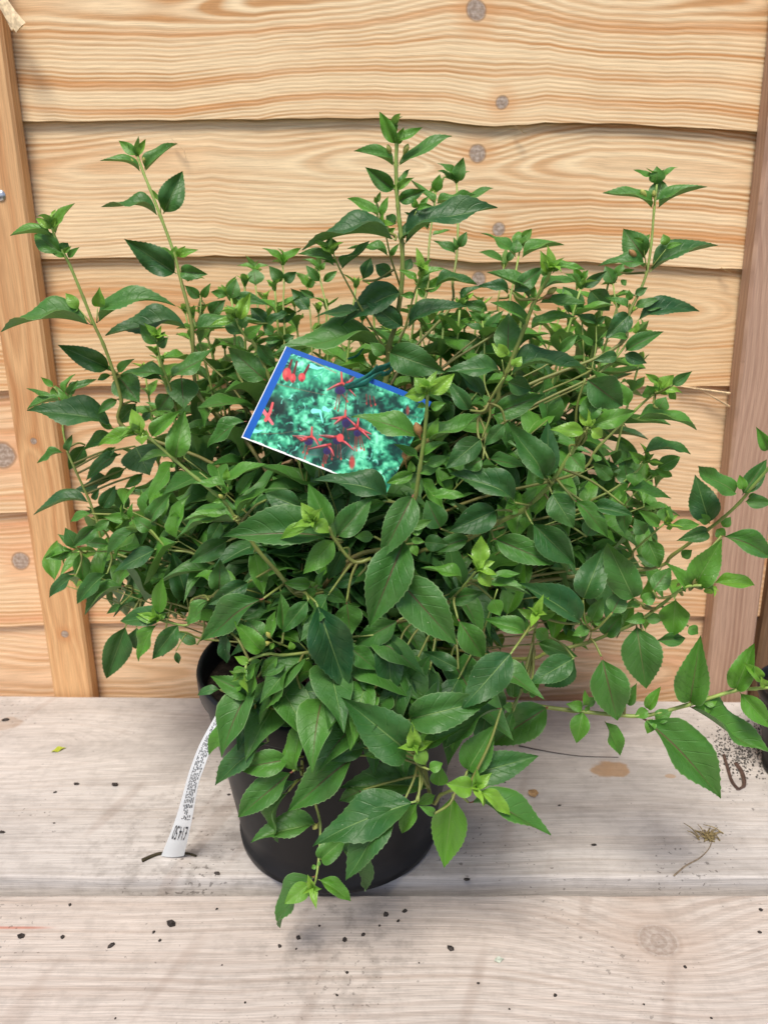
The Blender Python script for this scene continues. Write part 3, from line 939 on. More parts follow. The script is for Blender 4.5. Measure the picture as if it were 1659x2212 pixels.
L 1215,810 1180,760 40 .7
L 1305,802 915,822 158 .06 .2
L 1432,852 1587,640 74 .15
L 1365,842 1160,1112 155 .06
L 962,852 813,1258 205 0
L 1042,862 1032,1032 148 0 .2
S .58 .58 .9 1420,920 1395,950 1340,1050
L 1340,1050 1362,1147 50 .08
L 1242,1002 1240,1092 56 .05
L 1662,252 1438,382 138 .12
L 1500,1000 1340,900 90 .05 .2
S* .6 .58 1.4 1560,960 1420,910 1340,900
@T6 .53
L 500,1262 188,1438 148 .08
L 192,1402 33,1592 74 .22
L 340,952 46,1117 158 .06
L 290,802 183,982 115 .06
L 272,1322 282,1088 165 0
L 482,42 178,247 115 .06
L 540,1035 612,1367 148 .35
L 630,640 580,820 130 .05 .2
L 900,700 620,590 190 0 .2
@T6 .50
L 1150,935 292,920 300 0 -.12 .08
@T6 .475
S* .5 .475 2.0 1420,1090 1290,1110 1150,940 1110,860 1030,812 1000,800
L 1115,852 948,513 178 .22 .1
L 1150,942 908,1205 178 .4
L 982,852 733,942 95 .65
L 982,792 893,658 115 .9
L 1002,802 1107,892 125 .75 -.2
L 992,802 1037,738 52 1
L 982,802 943,838 52 1
L 1000,800 1000,750 50 1
L 1168,925 1432,620 210 .06 .2
@T6 .51
L 1560,642 983,490 178 .04 -.15 .14
L 1520,650 1325,725 95 .25
L 1450,920 1300,920 90 .25
L 972,1282 763,1272 100 .3
L 1012,1312 903,1398 74 .45
L 1020,1292 1087,1163 56 .4
L 1058,1322 1242,1418 115 .22
L 1000,1300 960,1255 44 .7
L 1220,1010 1100,1250 130 .1 .15
L 1330,1220 1100,1290 110 .12 .1
@T7 .455
L 352,600 103,1088 240 .08 -.3 .1
L 292,925 14,1615 340 .08 -.25 .08
L 202,1208 682,1742 340 .06 -.2 .06
@T7 .475
S* .50 .47 2.4 260,980 330,720 370,600 400,400 430,200 450,0 458,-160
L 450,-170 278,-150 115 .75
L 460,-180 358,-292 125 .65
L 480,-160 668,-322 125 .8
L 452,-200 432,-292 75 1
L 470,-190 500,-270 60 1
L 480,-60 600,-100 74 .4
L 440,-90 380,-60 50 .5
L 400,170 -123,10 170 .2
L 458,202 862,-12 118 .22
L 475,182 545,8 85 .6
B 410,185 370,50 70 1
B 300,400 278,270 44 1
L 390,312 203,218 64 .3
L 430,312 613,203 74 .3
L 352,442 148,512 95 .4
L 340,432 330,340 64 .6
L 370,442 592,348 84 .3
L 408,472 572,702 105 .3
L 500,610 748,615 84 .3
L 440,370 620,310 90 .3 .2
L 330,860 498,790 74 .4
L 300,900 260,810 54 .6
L 330,940 440,960 60 .5
L 340,980 380,1070 70 .5
L 340,900 430,850 70 .45
@T7 .54
L 872,172 593,405 185 .1
L 1125,662 618,438 195 .04
L 985,718 616,882 230 .06 -.2
L 1340,480 1063,38 205 .1
L 1378,478 1370,38 178 .05 .15
L 1400,585 1572,858 215 .12 -.3
L 1245,808 1578,1132 235 .06
L 960,932 1428,1132 205 .06
L 782,932 468,1042 128 .06
L 430,962 624,977 128 .15
L 560,860 450,640 190 .03 .2
L 880,330 740,400 130 .1 .2
L 920,330 1200,390 110 .06 .3
L 1050,60 890,230 110 .1 .2
S* .58 .53 3.0 700,960 830,900 1000,810 1180,720 1340,580 1430,470 1550,285 1650,150
L 1142,702 1048,752 74 .5
L 1150,690 1125,640 50 .5
L 1180,655 1292,548 84 .3
L 1210,762 1190,865 84 .4
L 1240,735 1312,638 64 .4
L 1030,760 990,670 60 .4
L 1350,500 1270,480 60 .4
L 1400,540 1490,545 60 .4
L 1430,545 1575,550 60 .3
@TG .52
L 575,432 543,283 76 .95
L 555,458 343,448 86 .7
L 600,422 862,333 115 .45
L 592,442 665,492 76 .85
L 570,402 622,212 128 .22 .15
L 575,430 600,380 50 1
S* .58 .56 1.7 480,720 640,550 860,330 960,240 1000,220
L 990,232 1092,118 115 .7
L 960,245 930,180 110 .25
L 1000,160 918,110 46 .65
L 1060,222 1103,267 46 .5
L 1080,182 1202,95 66 .15
L 868,378 1228,447 60 .3 0 .08
L 820,312 598,84 95 .3
L 1000,322 1045,250 95 .22
L 560,140 785,305 215 .03 .2
L 470,600 555,700 130 .2 -.45
L 640,600 620,640 60 .3
@T7 .50
S* .54 .49 1.7 540,1540 630,1410 740,1290 830,1180
L 860,1122 866,908 138 .75 .1
L 850,1135 793,1100 46 .9
L 870,1142 972,1108 54 .9
L 850,1182 940,1302 108 .8 -.2
B 860,1150 872,1175 26 0
L 722,1282 408,1157 78 .4 0 .13
L 770,1292 1238,1358 88 .25
L 620,1392 892,1342 138 .1
L 960,1242 1162,1200 58 .3
L 790,1250 800,1230 30 .8
L 1612,1582 1148,1270 208 .03
L 950,1392 1010,1522 128 .4
S* .55 .53 1.2 860,1700 890,1620 990,1320
@TB .50
L 1197,312 883,203 128 .25
S* .55 .49 1.7 1200,510 1260,370 1285,200 1290,160
L 1280,195 1138,125 78 .6
L 1290,172 1382,18 112 .5
L 1300,192 1442,150 78 .6
L 1285,180 1280,130 50 .8
L 1280,275 1382,362 108 .5
L 1290,382 1598,492 128 .22
L 690,205 892,507 205 .12
L 692,582 423,450 128 .06
L 330,702 482,480 158 .04
L 150,325 188,782 228 .1 -.2
L 242,212 -92,402 188 .1
L 60,762 372,700 118 .06
L 1572,502 1228,702 198 0
L 1110,802 1112,590 108 .22
L 1160,742 1182,520 115 .08
L 1230,762 1322,638 78 .4
L 1220,765 1180,715 50 .4
L 1230,772 1292,780 58 .4
L 1100,880 1030,870 80 .3
L 1110,905 1060,1080 90 .15
@TB .465
L 310,1212 -197,798 345 .1 -.2 .08
L 310,972 955,808 280 .1 -.1
L 1105,450 714,892 282 .04 -.2
L 450,1202 728,1028 118 .22
L 312,1217 -22,1242 118 .3
S* .5 .455 1.8 450,1440 410,1390 375,1250 370,1190
L 362,1165 340,983 112 .85
L 370,1182 303,1170 54 1
L 380,1192 472,1138 68 .85
L 382,1185 442,1315 118 .7 -.2
L 370,1185 375,1130 50 1
L 1020,882 588,1187 178 .04
L 760,1362 972,1008 242 .22 .1
L 740,1400 1303,1245 240 .12
@TE .45
S* .50 .44 2.0 480,500 560,490 640,460 730,450 810,435
L 800,442 598,408 158 .65 -.2
L 822,432 948,322 88 .75
L 850,452 1088,648 118 .75
L 842,472 882,582 46 .75
L 830,430 800,390 50 1
L 650,482 585,1048 272 .45 -.15
L 770,550 1398,798 210 .08
L 522,492 380,562 88 .3
L 540,425 558,268 138 .4 .2
L 388,542 265,785 128 .3
L 512,635 392,572 68 .22
L 478,450 -217,440 250 .12 -.15 .1
L 372,540 -412,882 320 .06 -.1 .08
L 262,582 -162,1142 250 .04
L 470,300 575,250 90 .4 .2
@TD .485
L 1130,832 1382,1228 188 .06 .2
S* .52 .455 1.6 900,200 1000,550 1040,720 1030,960 1010,1120 992,1180
L 1005,1105 733,1503 158 .1
L 962,1165 768,1322 138 .6
L 985,1165 995,1288 62 .8
L 1025,1135 1272,1302 118 .4
L 1040,985 1242,810 158 .22
L 1012,1030 975,1050 36 .5
L 1020,1010 1045,1020 36 .5
B 1030,700 985,755 46 0
L 1312,192 788,622 272 0 -.15 .06
L 1382,132 1028,212 148 .1
L 832,312 416,664 228 .08
L 872,372 680,802 128 .1
L 802,462 718,855 118 .25
L 1020,715 512,855 172 .15
L 1345,460 1180,540 120 .1 .2
@TA .49
S* .5 .47 1.8 1000,450 940,460 760,480 640,470 500,520 470,585
L 600,452 383,218 148 .4
L 500,542 388,490 68 .65
L 470,572 378,665 118 .4
L 600,512 338,762 88 .4
L 592,522 535,838 88 .4
L 722,482 590,625 98 .4
S .49 .48 1.0 800,420 730,390 680,370
B 680,365 632,305 44 0
B 680,380 600,398 40 0
L 690,380 660,440 40 .6
L 830,440 810,370 60 .6
L 955,500 577,1005 178 .25 -.15
L 500,772 206,638 158 .12
L 282,742 108,787 68 .08 .1
L 790,542 590,642 88 .1
S* .52 .5 1.2 620,800 560,900 460,942
L 452,952 257,843 108 .4
L 462,952 193,1240 148 .3
L 480,942 532,1105 98 .4
L 530,892 652,658 98 .2
L 340,292 332,542 98 0 .1
L 1112,8 884,378 118 .15
L 952,58 748,312 138 .15
L 1240,78 1272,342 208 .08
L 1010,78 1252,768 340 0 -.15 .06
L 762,302 738,3 118 .12 .2
L 680,342 706,138 78 .3
L 602,342 483,213 148 .1 .2
L 612,48 130,372 235 0
L 660,902 902,1012 148 .06
L 880,932 1313,1085 208 .03 .1
L 900,762 1142,742 165 0 .1
L 892,1362 902,938 138 .3
L 822,1268 397,1345 198 .15
L 645,1140 242,1470 185 .05
L 1265,420 1465,590 170 .15
L 1440,740 1330,590 110 .2
L 1200,880 1085,800 130 .05
@TC .53
S* .56 .5 2.6 -890,700 -490,830 -90,870 160,900 460,930 720,940 1040,860 1400,750 1560,735 1660,725
L -10,870 -468,1165 275 .06 -.1
L 250,902 200,1152 148 .3
L 415,980 532,1245 118 .25
L 250,872 118,850 88 .4
L 272,862 352,800 74 .3
L 255,862 262,740 56 .4
L 265,870 300,900 50 .5
L 700,955 1298,1570 320 .15 -.15 .06
L 745,892 842,718 88 .4
L 750,902 640,948 88 .4
L 780,962 737,1078 88 .4
L 795,965 932,898 108 .22
L 1062,845 1145,328 245 .22
L 1060,868 1674,1218 200 .2
L 1070,792 1208,738 68 .5
L 1080,792 1033,770 58 .5
L 1160,850 1278,810 88 .5
L 1170,870 1230,905 88 .5
L 1410,742 1552,388 178 .4
L 1440,762 1690,1045 158 .4
L 1590,662 1468,538 88 .6
L 1640,720 1600,640 70 .8
L 1660,725 1720,690 80 .9
L 560,830 530,960 50 .3
L 580,850 660,690 100 .15
@TC .535
S* .57 .52 2.2 -180,510 -20,460 270,390 450,320 640,240 840,100 940,20 1040,-40 1150,-50
L 655,245 730,735 298 .12 -.2
L 390,490 512,978 288 .1 -.15
L 955,50 928,342 225 .4
L 715,192 563,225 88 .3
L 718,202 872,200 88 .25
L 690,92 588,95 60 .3
L 700,80 810,10 100 .3
S .55 .54 .9 290,380 310,330 312,235
L 302,232 223,170 68 .45
L 312,225 402,35 118 .25
L 322,232 412,232 48 .45
L 302,272 168,332 88 .3
L 800,370 1030,350 110 .1 .3
L 1050,260 1125,320 90 .25
L 410,330 545,170 150 .15
L 190,480 -40,720 230 0 .2
@T8 .53
L 1100,1290 1308,933 215 .4
L 1200,1232 1230,1088 98 .95
L 1150,1292 968,1168 108 .6
L 1240,1272 1555,1292 118 .6
L 1200,1292 1230,1358 98 .8
L 1190,1240 1150,1200 60 1
L 1000,1340 870,1113 88 .4
B 960,1300 985,1275 26 0
L 780,1332 922,1148 148 .1 .2
L 640,1395 433,968 242 .15
L 250,1402 412,998 228 .04 .1
L 470,1502 560,1330 158 0 .2
L 185,642 437,925 148 .15
L 310,692 634,762 118 .06
L 560,680 570,910 120 .1 .2
L 280,920 350,760 130 .05 .2
S* .6 .59 1.5 200,720 320,640 480,560 650,430 705,365
L 700,345 598,268 78 .5
L 740,352 853,362 58 .5
L 720,340 760,290 50 .7
L 560,572 922,628 108 .2
L 650,432 640,540 128 .3 -.3
S* .62 .6 1.2 520,720 580,660 800,420
L 808,402 988,313 118 .3
L 790,402 928,462 68 .5
L 800,410 780,465 80 .4
L 700,290 1068,292 98 .08 .1 .13
L 472,482 330,360 108 .22
L 600,520 560,370 150 .04 .2
S* .6 .57 1.6 520,1120 640,1020 730,940 870,820
L 830,835 668,720 88 .4
L 850,805 913,688 128 .25
L 920,822 1138,830 88 .4
L 890,822 900,738 48 .85
L 900,832 912,872 48 .85
L 740,942 832,1152 168 .22
L 720,900 640,780 120 .1 .2
S* .62 .55 2.2 760,1160 930,1060 1180,880 1310,780 1440,660 1540,540 1660,400 1740,300
L 1212,822 1100,448 218 .03 .1
L 1212,812 1088,740 78 .4
L 1310,850 1372,770 78 .4
L 1260,862 1333,922 88 .4
L 1300,915 1690,1085 178 .1
L 1202,882 958,952 118 .06
L 1412,592 1128,383 128 .2
L 1460,602 1645,333 138 .06 .1
L 1480,652 1690,662 108 .2
L 1470,565 1440,450 78 .5
L 1500,622 1578,600 48 .4
L 1660,255 1563,83 98 .3
L 1000,1080 1080,1020 80 .3
L 830,1120 650,1060 110 .1 .2
'''
shrub = empty('fuchsia_shrub', (POT.x, POT.y, .165))
tag(shrub, 'bushy green shrub with toothed leaves growing in the black pot', 'shrub')
CROWN = Vector((POT.x, POT.y, .158))
SC = 1.17299
def catmull(P, per=5):
    if len(P) < 3:
        return [P[0].lerp(P[1], i / per) for i in range(per + 1)]
    Q = [P[0] * 2 - P[1]] + P + [P[-1] * 2 - P[-2]]; out = []
    for i in range(1, len(Q) - 2):
        for k in range(per):
            t = k / per
            out.append(.5 * ((2 * Q[i]) + (Q[i + 1] - Q[i - 1]) * t + (2 * Q[i - 1] - 5 * Q[i] + 4 * Q[i + 1] - Q[i + 2]) * t * t + (3 * Q[i] - Q[i - 1] - 3 * Q[i + 1] + Q[i + 2]) * t ** 3))
    out.append(P[-1]); return out
def tube(P, rads, ages, name, mat, ns=7):
    v, f, ag = [], [], []
    n = len(P); ref = Vector((.3, 1, .2)).normalized()
    for i, p in enumerate(P):
        d = (P[min(i + 1, n - 1)] - P[max(i - 1, 0)]).normalized()
        a = d.cross(ref)
        if a.length < 1e-4: a = d.cross(Vector((1, 0, 0)))
        a.normalize(); b_ = d.cross(a)
        for s in range(ns):
            th = 2 * math.pi * s / ns
            v.append(p + (a * math.cos(th) + b_ * math.sin(th)) * rads[i]); ag.append(ages[i])
    for i in range(n - 1):
        for s in range(ns): f.append((i * ns + s, i * ns + (s + 1) % ns, i * ns + ns + (s + 1) % ns, i * ns + ns + s))
    f.append(tuple(range(ns - 1, -1, -1))); f.append(tuple(range((n - 1) * ns, n * ns)))
    me = mesh(name, v, f, True)
    at = me.attributes.new('age', 'FLOAT', 'POINT'); at.data.foreach_set('value', ag)
    me.materials.append(mat); return me
OFF = Matrix.Translation(shrub.location).inverted()
leaf_jobs = []            # (matrix, bend, age, vary, projected area)
stem_pts = []
tips = []                 # shoot tips that get a tuft
occl = []                 # stems in picture space, for leaf depth
def stem_obj(P3, th, root=False, age0=.35, age1=.95):
    C = catmull(P3, 5); n = len(C); stem_pts.extend(C[:-3])
    rads = []; ages = []
    for i in range(n):
        t = i / (n - 1)
        r = th * .66e-3 * (1.12 - .5 * t)
        # swell at the nodes
        if i % 5 == 0 and 0 < i < n - 1: r *= 1.2
        tr0 = 3 / max(1, len(P3) - 1)
        rads.append(r); ages.append((.04 + .36 * t / tr0 if t < tr0 else .40 + .55 * (t - tr0) / (1 - tr0)) if root else age0 + (age1 - age0) * t)
    o = link('stem', tube(C, rads, ages, 'stem', stem_mat), None, shrub); o.matrix_parent_inverse = OFF
    return C
def leaf_frame(B, T, wpx_m, k, flip=0):
    a = T - B; L = a.length; ax = a / L
    view = (CAMP - (B + T) / 2).normalized()
    vp = view - ax * view.dot(ax)
    vp = vp.normalized() if vp.length > 1e-3 else Vector((0, 0, 1))
    side = ax.cross(vp)
    wr = max(wpx_m, .40 * L) if wpx_m < .64 * L else wpx_m
    c = min(1., wpx_m / wr)
    s = math.sqrt(max(0, 1 - c * c))
    n1 = vp * c + side * s; n2 = vp * c - side * s
    n = n1 if n1.z > n2.z else n2
    y = n.cross(ax)
    return Matrix(((ax.x * L, y.x * wr, n.x * L, B.x), (ax.y * L, y.y * wr, n.y * L, B.y), (ax.z * L, y.z * wr, n.z * L, B.z), (0, 0, 0, 1))), L, wr

cur = None; Yb = .6; block_stems = []; loose = []
lr = random.Random(21)
n_buds = 0
def topx(tile, x, y):
    ox, oy, sc = TILES[tile]; return (ox + x / sc) / SC, (oy + y / sc) / SC
for line in TRACE.strip().splitlines():
    w = line.split()
    if w[0].startswith('@'):
        cur = w[0][1:]; Yb = float(w[1]); block_stems = []
    elif w[0] in ('S', 'S*'):
        y0, y1, th = map(float, w[1:4]); pts = [topx(cur, *map(float, q.split(','))) for q in w[4:]]
        n = len(pts); P = [at_y(x, y, y0 + (y1 - y0) * i / max(1, n - 1)) for i, (x, y) in enumerate(pts)]
        for i, (x, y) in enumerate(pts): block_stems.append((x, y, y0 + (y1 - y0) * i / max(1, n - 1)))
        # finer samples for depth look-up
        for i in range(n - 1):
            for q in (.33, .66):
                block_stems.append((pts[i][0] * (1 - q) + pts[i + 1][0] * q, pts[i][1] * (1 - q) + pts[i + 1][1] * q, y0 + (y1 - y0) * (i + q) / max(1, n - 1)))
        age0 = .3
        if w[0] == 'S*':
            a = lr.uniform(0, 6.28); c0 = CROWN + Vector((math.cos(a), math.sin(a), 0)) * lr.uniform(.004, .035)
            p0 = P[0]; d = p0 - c0
            m1 = c0 + Vector((d.x * .22, d.y * .22, max(.03, d.z * .55))); m2 = c0 + Vector((d.x * .6, d.y * .6, max(.035, d.z * .85)))
            if d.z < .03: m1 = c0 + Vector((d.x * .3, d.y * .3, .045)); m2 = c0 + Vector((d.x * .7, d.y * .7, .05 + max(d.z, -.02) * .4))
            P = [c0, m1, m2] + P; th *= 1.12
        stem_obj(P, th, w[0] == 'S*')
        if n > 3: tips.append((P[-1], (P[-1] - P[-2]).normalized()))
    elif w[0] == 'L':
        x0, y0 = map(float, w[1].split(',')); x1, y1 = map(float, w[2].split(',')); wd, age = float(w[3]), float(w[4])
        k = float(w[5]) if len(w) > 5 else lr.uniform(-.32, .14)
        bd = float(w[6]) if len(w) > 6 else lr.choice((-.02, .04, .07, .10, .13))
        bx, by = topx(cur, x0, y0); tx, ty = topx(cur, x1, y1)
        Yl = Yb; best = 26.
        for (sx, sy, sY) in block_stems:
            dd = math.hypot(sx - bx, sy - by)
            if dd < best: best = dd; Yl = sY
        B = at_y(bx, by, Yl)
        lone = best == 26.
        px = (B - CAMP).dot(F) / FPX; lp = math.hypot(tx - bx, ty - by) * px
        T = at_y(tx, ty, Yl + k * lp)
        sc = TILES[cur][2] * SC
        Mx, L, wr = leaf_frame(B, T, wd / sc * px, k)
        leaf_jobs.append((Mx, bd, age, lr.random(), L * wr / (px * px)))
        if lone:                                 # its own side twig, running back into the bush to the crown
            loose.append((B, (B - T).normalized()))
    elif w[0] == 'B':
        x0, y0 = map(float, w[1].split(',')); x1, y1 = map(float, w[2].split(',')); sz = float(w[3]) ; rosy = float(w[4])
        bx, by = topx(cur, x0, y0); tx, ty = topx(cur, x1, y1)
        Yl = Yb; best = 30.
        for (sx, sy, sY) in block_stems:
            dd = math.hypot(sx - bx, sy - by)
            if dd < best: best = dd; Yl = sY
        Yl -= .004
        B = at_y(bx, by, Yl + .004); T = at_y(tx, ty, Yl); px = (B - CAMP).dot(F) / FPX
        r = sz / 2 / TILES[cur][2] / SC * px; ax = (T - B); ln = ax.length; ax.normalize()
        hb = min(ln * .75, r * 3.4)
        prof = [(0, .16), (.5, .16), (.55, .3), (.66, .8), (.78, 1.), (.9, .72), (.97, .35), (1., .06)]
        base0 = ln - hb
        Pp = [B + ax * ((q / .55) * base0 if q < .55 else base0 + (q - .55) / .45 * hb) for q, _ in prof]
        me = tube(Pp, [max(.0003, r * s) for _, s in prof], [.8] * len(prof), 'flower_bud', bud_mat2 if rosy else bud_mat, 9)
        o = link('flower_bud', me, None, shrub); o.matrix_parent_inverse = OFF

# ------------------------------------------------------------------ the 300 largest leaves are objects, the rest one mass of foliage
leaf_jobs.sort(key=lambda j: -j[4])
for (Mx, bd, age, vary, ar) in leaf_jobs[:300]:
    bi = min(range(len(BENDS)), key=lambda i: abs(BENDS[i] - bd))
    o = link('leaf', variants[bi, lr.randrange(6)], None, shrub)
    o.matrix_world = Mx; o.matrix_parent_inverse = OFF; o.matrix_basis = Mx
    o['age'] = float(age); o['vary'] = float(vary)
rest = [(Mx, age, vary) for (Mx, bd, age, vary, ar) in leaf_jobs[300:]]

# tufts of tiny leaves at the growing tips
def small_leaf(P, ax, up, L, wr):
    y = up.cross(ax)
    if y.length < 1e-4: y = Vector((1, 0, 0))
    y.normalize(); n = ax.cross(y)
    return Matrix(((ax.x * L, y.x * wr, n.x * L, P.x), (ax.y * L, y.y * wr, n.y * L, P.y), (ax.z * L, y.z * wr, n.z * L, P.z), (0, 0, 0, 1)))
# filling shoots deep inside the bush, behind the leaves above
DENSE = [(95, 1240), (110, 1150), (250, 1000), (300, 900), (330, 800), (420, 780), (480, 690), (600, 700), (760, 690), (860, 640), (960, 660), (1080, 690),
         (1200, 660), (1310, 640), (1370, 700), (1350, 800), (1330, 880), (1400, 1000), (1420, 1090), (1370, 1200), (1440, 1260), (1380, 1330), (1330, 1390), (1220, 1440),
         (1080, 1480), (950, 1490), (880, 1500), (640, 1500), (560, 1460), (430, 1350), (330, 1330), (230, 1330)]
CORE = [(330, 1000), (420, 900), (560, 880), (700, 850), (900, 830), (1080, 830), (1200, 860), (1280, 960), (1300, 1100), (1250, 1250), (1180, 1380), (1040, 1450), (880, 1480), (650, 1480), (540, 1400), (440, 1290), (350, 1200)]
def inside(x, y, poly):
    c = False; n = len(poly)
    for i in range(n):
        (x1, y1), (x2, y2) = poly[i], poly[(i + 1) % n]
        if (y1 > y) != (y2 > y) and x < (x2 - x1) * (y - y1) / (y2 - y1) + x1: c = not c
    return c
fr = random.Random(77); inner = []
def yfront(x, y):                               # depth behind which filling leaves stay
    return .565 + .06 * abs((x - 800) / 600) ** 2 + max(0, (1000 - y) / 700) * .12 - max(0, (y - 1300) / 300) * .03
def fill(n_shoot, poly, y_lo, y_hi, back=.86):
    made = 0; tries = 0
    while made < n_shoot and tries < n_shoot * 60:
        tries += 1
        x, y = fr.uniform(80, 1460), fr.uniform(620, 1500)
        if not inside(x, y, poly): continue
        Y = fr.uniform(yfront(x, y) + y_lo, min(back, yfront(x, y) + y_hi)); T = at_y(x, y, Y)
        if T.z < .12: continue
        a = fr.uniform(0, 6.28); c0 = CROWN + Vector((math.cos(a), math.sin(a), 0)) * fr.uniform(.004, .05)
        d = T - c0; ctrl = c0 + Vector((d.x * .35, d.y * .35, max(.03, d.z * .6)))
        n = max(4, int(d.length / .024)); P = []
        for i in range(n + 1):
            t = i / n; P.append(c0 * (1 - t) ** 2 + ctrl * 2 * t * (1 - t) + T * t * t)
        stem_P = P
        Cc = catmull(P, 2); m = len(Cc)
        inner.append((Cc, [(.0010 - .0005 * i / m) for i in range(m)], [.02 + .6 * i / m for i in range(m)]))
        ph = fr.uniform(0, 3.14)
        for i in range(max(1, n // 5), n + 1):
            p = P[i]; dd = (P[i] - P[i - 1]).normalized(); e1 = dd.cross(Vector((.2, .1, 1))).normalized(); e2 = dd.cross(e1)
            t = i / n; young = max(0, t - .75) * 2.2
            for q in range(2):
                an_ = ph + i * math.pi / 2 + q * math.pi + fr.uniform(-.3, .3); out_ = e1 * math.cos(an_) + e2 * math.sin(an_)
                ax = (out_ + dd * fr.uniform(.2, .7) + Vector((0, 0, fr.uniform(-.35, .1)))).normalized()
                L = fr.uniform(.046, .072) * (1 - .45 * young); tp = p + ax * L
                ok = True
                for qq in (p, tp, (p + tp) / 2):
                    xx, yy = project(qq)
                    if not inside(xx, yy, poly) or qq.y < yfront(xx, yy) - .004 + y_lo * .3 or qq.y > .868 or qq.z < .05: ok = False
                    # keep out of the card
                    if 500 < xx < 960 and 730 < yy < 1070 and qq.y < .60: ok = False
                if not ok: continue
                rest.append((small_leaf(p, ax, Vector((0, -.25, 1)), L, L * fr.uniform(.36, .46)), min(1, .02 + fr.uniform(0, .12) + young * .5), fr.random()))
        made += 1
fill(85, CORE, .0, .12)
fill(45, DENSE, .02, .2)
def upright(n, seed):                            # slender leafy shoots that stand up behind, towards the fence
    ur = random.Random(seed)
    for k in range(n):
        x = 300 + (1390 - 300) * (k + ur.uniform(.1, .9)) / n; y = ur.uniform(610, 790) + (60 if x < 420 else 0); Y = ur.uniform(.68, .84)
        T = at_y(x, y, Y); low = T - Vector((ur.uniform(-.012, .012) + (T.x - CROWN.x) * .12, 0, ur.uniform(.13, .17)))
        c0 = CROWN + Vector((ur.uniform(-.04, .04), ur.uniform(-.02, .05), 0)); mid_ = c0.lerp(low, .55) + Vector((0, 0, .02))
        P = catmull([c0, mid_, low, low.lerp(T, .5) + Vector((ur.uniform(-.004, .004), 0, 0)), T], 6); m = len(P)
        inner.append((P, [(.0019 - .0009 * i / m) for i in range(m)], [.02 + .95 * i / m for i in range(m)])); tips.append((T, (T - low).normalized()))
        L_ = 0.; node = 0; ph = ur.uniform(0, 3.14)
        for i in range(m - 1, 0, -1):
            L_ += (P[i] - P[i - 1]).length
            if L_ < .020 + .006 * node: continue
            L_ = 0.; node += 1
            if node > 8: break
            dd = (P[i] - P[i - 1]).normalized(); e1 = dd.cross(Vector((.2, 1, .1))).normalized(); e2 = dd.cross(e1)
            for q in range(2):
                a = ph + node * math.pi / 2 + q * math.pi + ur.uniform(-.25, .25); out_ = e1 * math.cos(a) + e2 * math.sin(a)
                ax = (out_ + dd * ur.uniform(.35, .9) - Vector((0, 0, .12 * node))).normalized(); L = min(.058, .022 + .009 * node) * ur.uniform(.85, 1.15); tp = P[i - 1] + ax * L
                if tp.y > .872: continue
                xx, yy = project(tp)
                if 500 < xx < 960 and 730 < yy < 1070 and tp.y < .60: continue
                rest.append((small_leaf(P[i - 1], ax, Vector((0, -.2, 1)), L, L * ur.uniform(.38, .48)), max(.04, .55 - .14 * node), ur.random()))
upright(50, 5)
# leaves that tumble over the pot's rim
rr_ = random.Random(12); RIM = [(500, 1400), (540, 1470), (620, 1530), (740, 1570), (880, 1570), (1000, 1530), (1080, 1460), (900, 1390), (700, 1380)]
n_ = 0
while n_ < 46:
    x, y = rr_.uniform(490, 1090), rr_.uniform(1380, 1575)
    if not inside(x, y, RIM): continue
    n_ += 1; B_ = at_y(x, y, rr_.uniform(.488, .54)); B_.z = max(B_.z, .178 + .0 * x)
    if (B_ - POT).xy.length < .128 and B_.z < .19: B_.z = .192
    ax = Vector((rr_.uniform(-.8, .8), rr_.uniform(-.8, -.1), rr_.uniform(-.75, .1))).normalized(); L = rr_.uniform(.045, .066)
    rest.append((small_leaf(B_, ax, Vector((0, -.5, 1)), L, L * rr_.uniform(.40, .48)), rr_.uniform(.02, .25), rr_.random())); loose.append((B_, -ax))
fill(28, [(1230, 840), (1390, 940), (1430, 1060), (1480, 1190), (1470, 1290), (1380, 1380), (1160, 1450), (1120, 1000)], .03, .16)
fill(14, [(95, 1255), (110, 1130), (200, 1040), (290, 890), (420, 860), (560, 900), (560, 1380), (430, 1350), (330, 1335), (230, 1335), (150, 1300)], .02, .16)
for (p, d) in tips:
    a0 = lr.uniform(0, 6.28); e1 = d.cross(Vector((0, 1, .3))).normalized(); e2 = d.cross(e1)
    for q in range(6):
        a = a0 + q * math.pi + (math.pi / 2 if q in (2, 3) else 0); out_ = e1 * math.cos(a) + e2 * math.sin(a)
        op = (1.05, .65, .3)[q // 2]; L = (.017, .013, .009)[q // 2]
        rest.append((small_leaf(p - d * .001, (d + out_ * op).normalized(), d, L, L * .37), lr.uniform(.6, .95), lr.random()))

SP = np.array([tuple(p) for p in stem_pts])
for (B_, d_) in loose:                            # short side twigs to the nearest stem
    dist = np.linalg.norm(SP - np.array(B_), axis=1); e_ = stem_pts[int(dist.argmin())]
    if dist.min() > .075: continue
    qx, qy = project(B_.lerp(e_, .5))
    if 490 < qx < 980 and 730 < qy < 1080: continue
    Cc = catmull([e_, B_.lerp(e_, .5) + d_ * .004, B_], 6); m = len(Cc); inner.append((Cc, [(.0011 - .0003 * i / m) for i in range(m)], [.28 + .35 * i / m for i in range(m)]))
iv, if_, ia = [], [], []
for (Cc, rr_, aa_) in inner:
    t_ = tube(Cc, rr_, aa_, 'tmp', stem_mat, 5); o_ = len(iv)
    iv += [tuple(v.co) for v in t_.vertices]; if_ += [tuple(i + o_ for i in p.vertices) for p in t_.polygons]
    ia += [a_ for a_ in aa_ for _ in range(5)]; bpy.data.meshes.remove(t_)
me = mesh('inner_stems', iv, if_, True); me.attributes.new('age', 'FLOAT', 'POINT').data.foreach_set('value', ia); me.materials.append(stem_mat)
o = link('inner_stems', me, None, shrub); o.matrix_parent_inverse = OFF; o['kind'] = 'stuff'

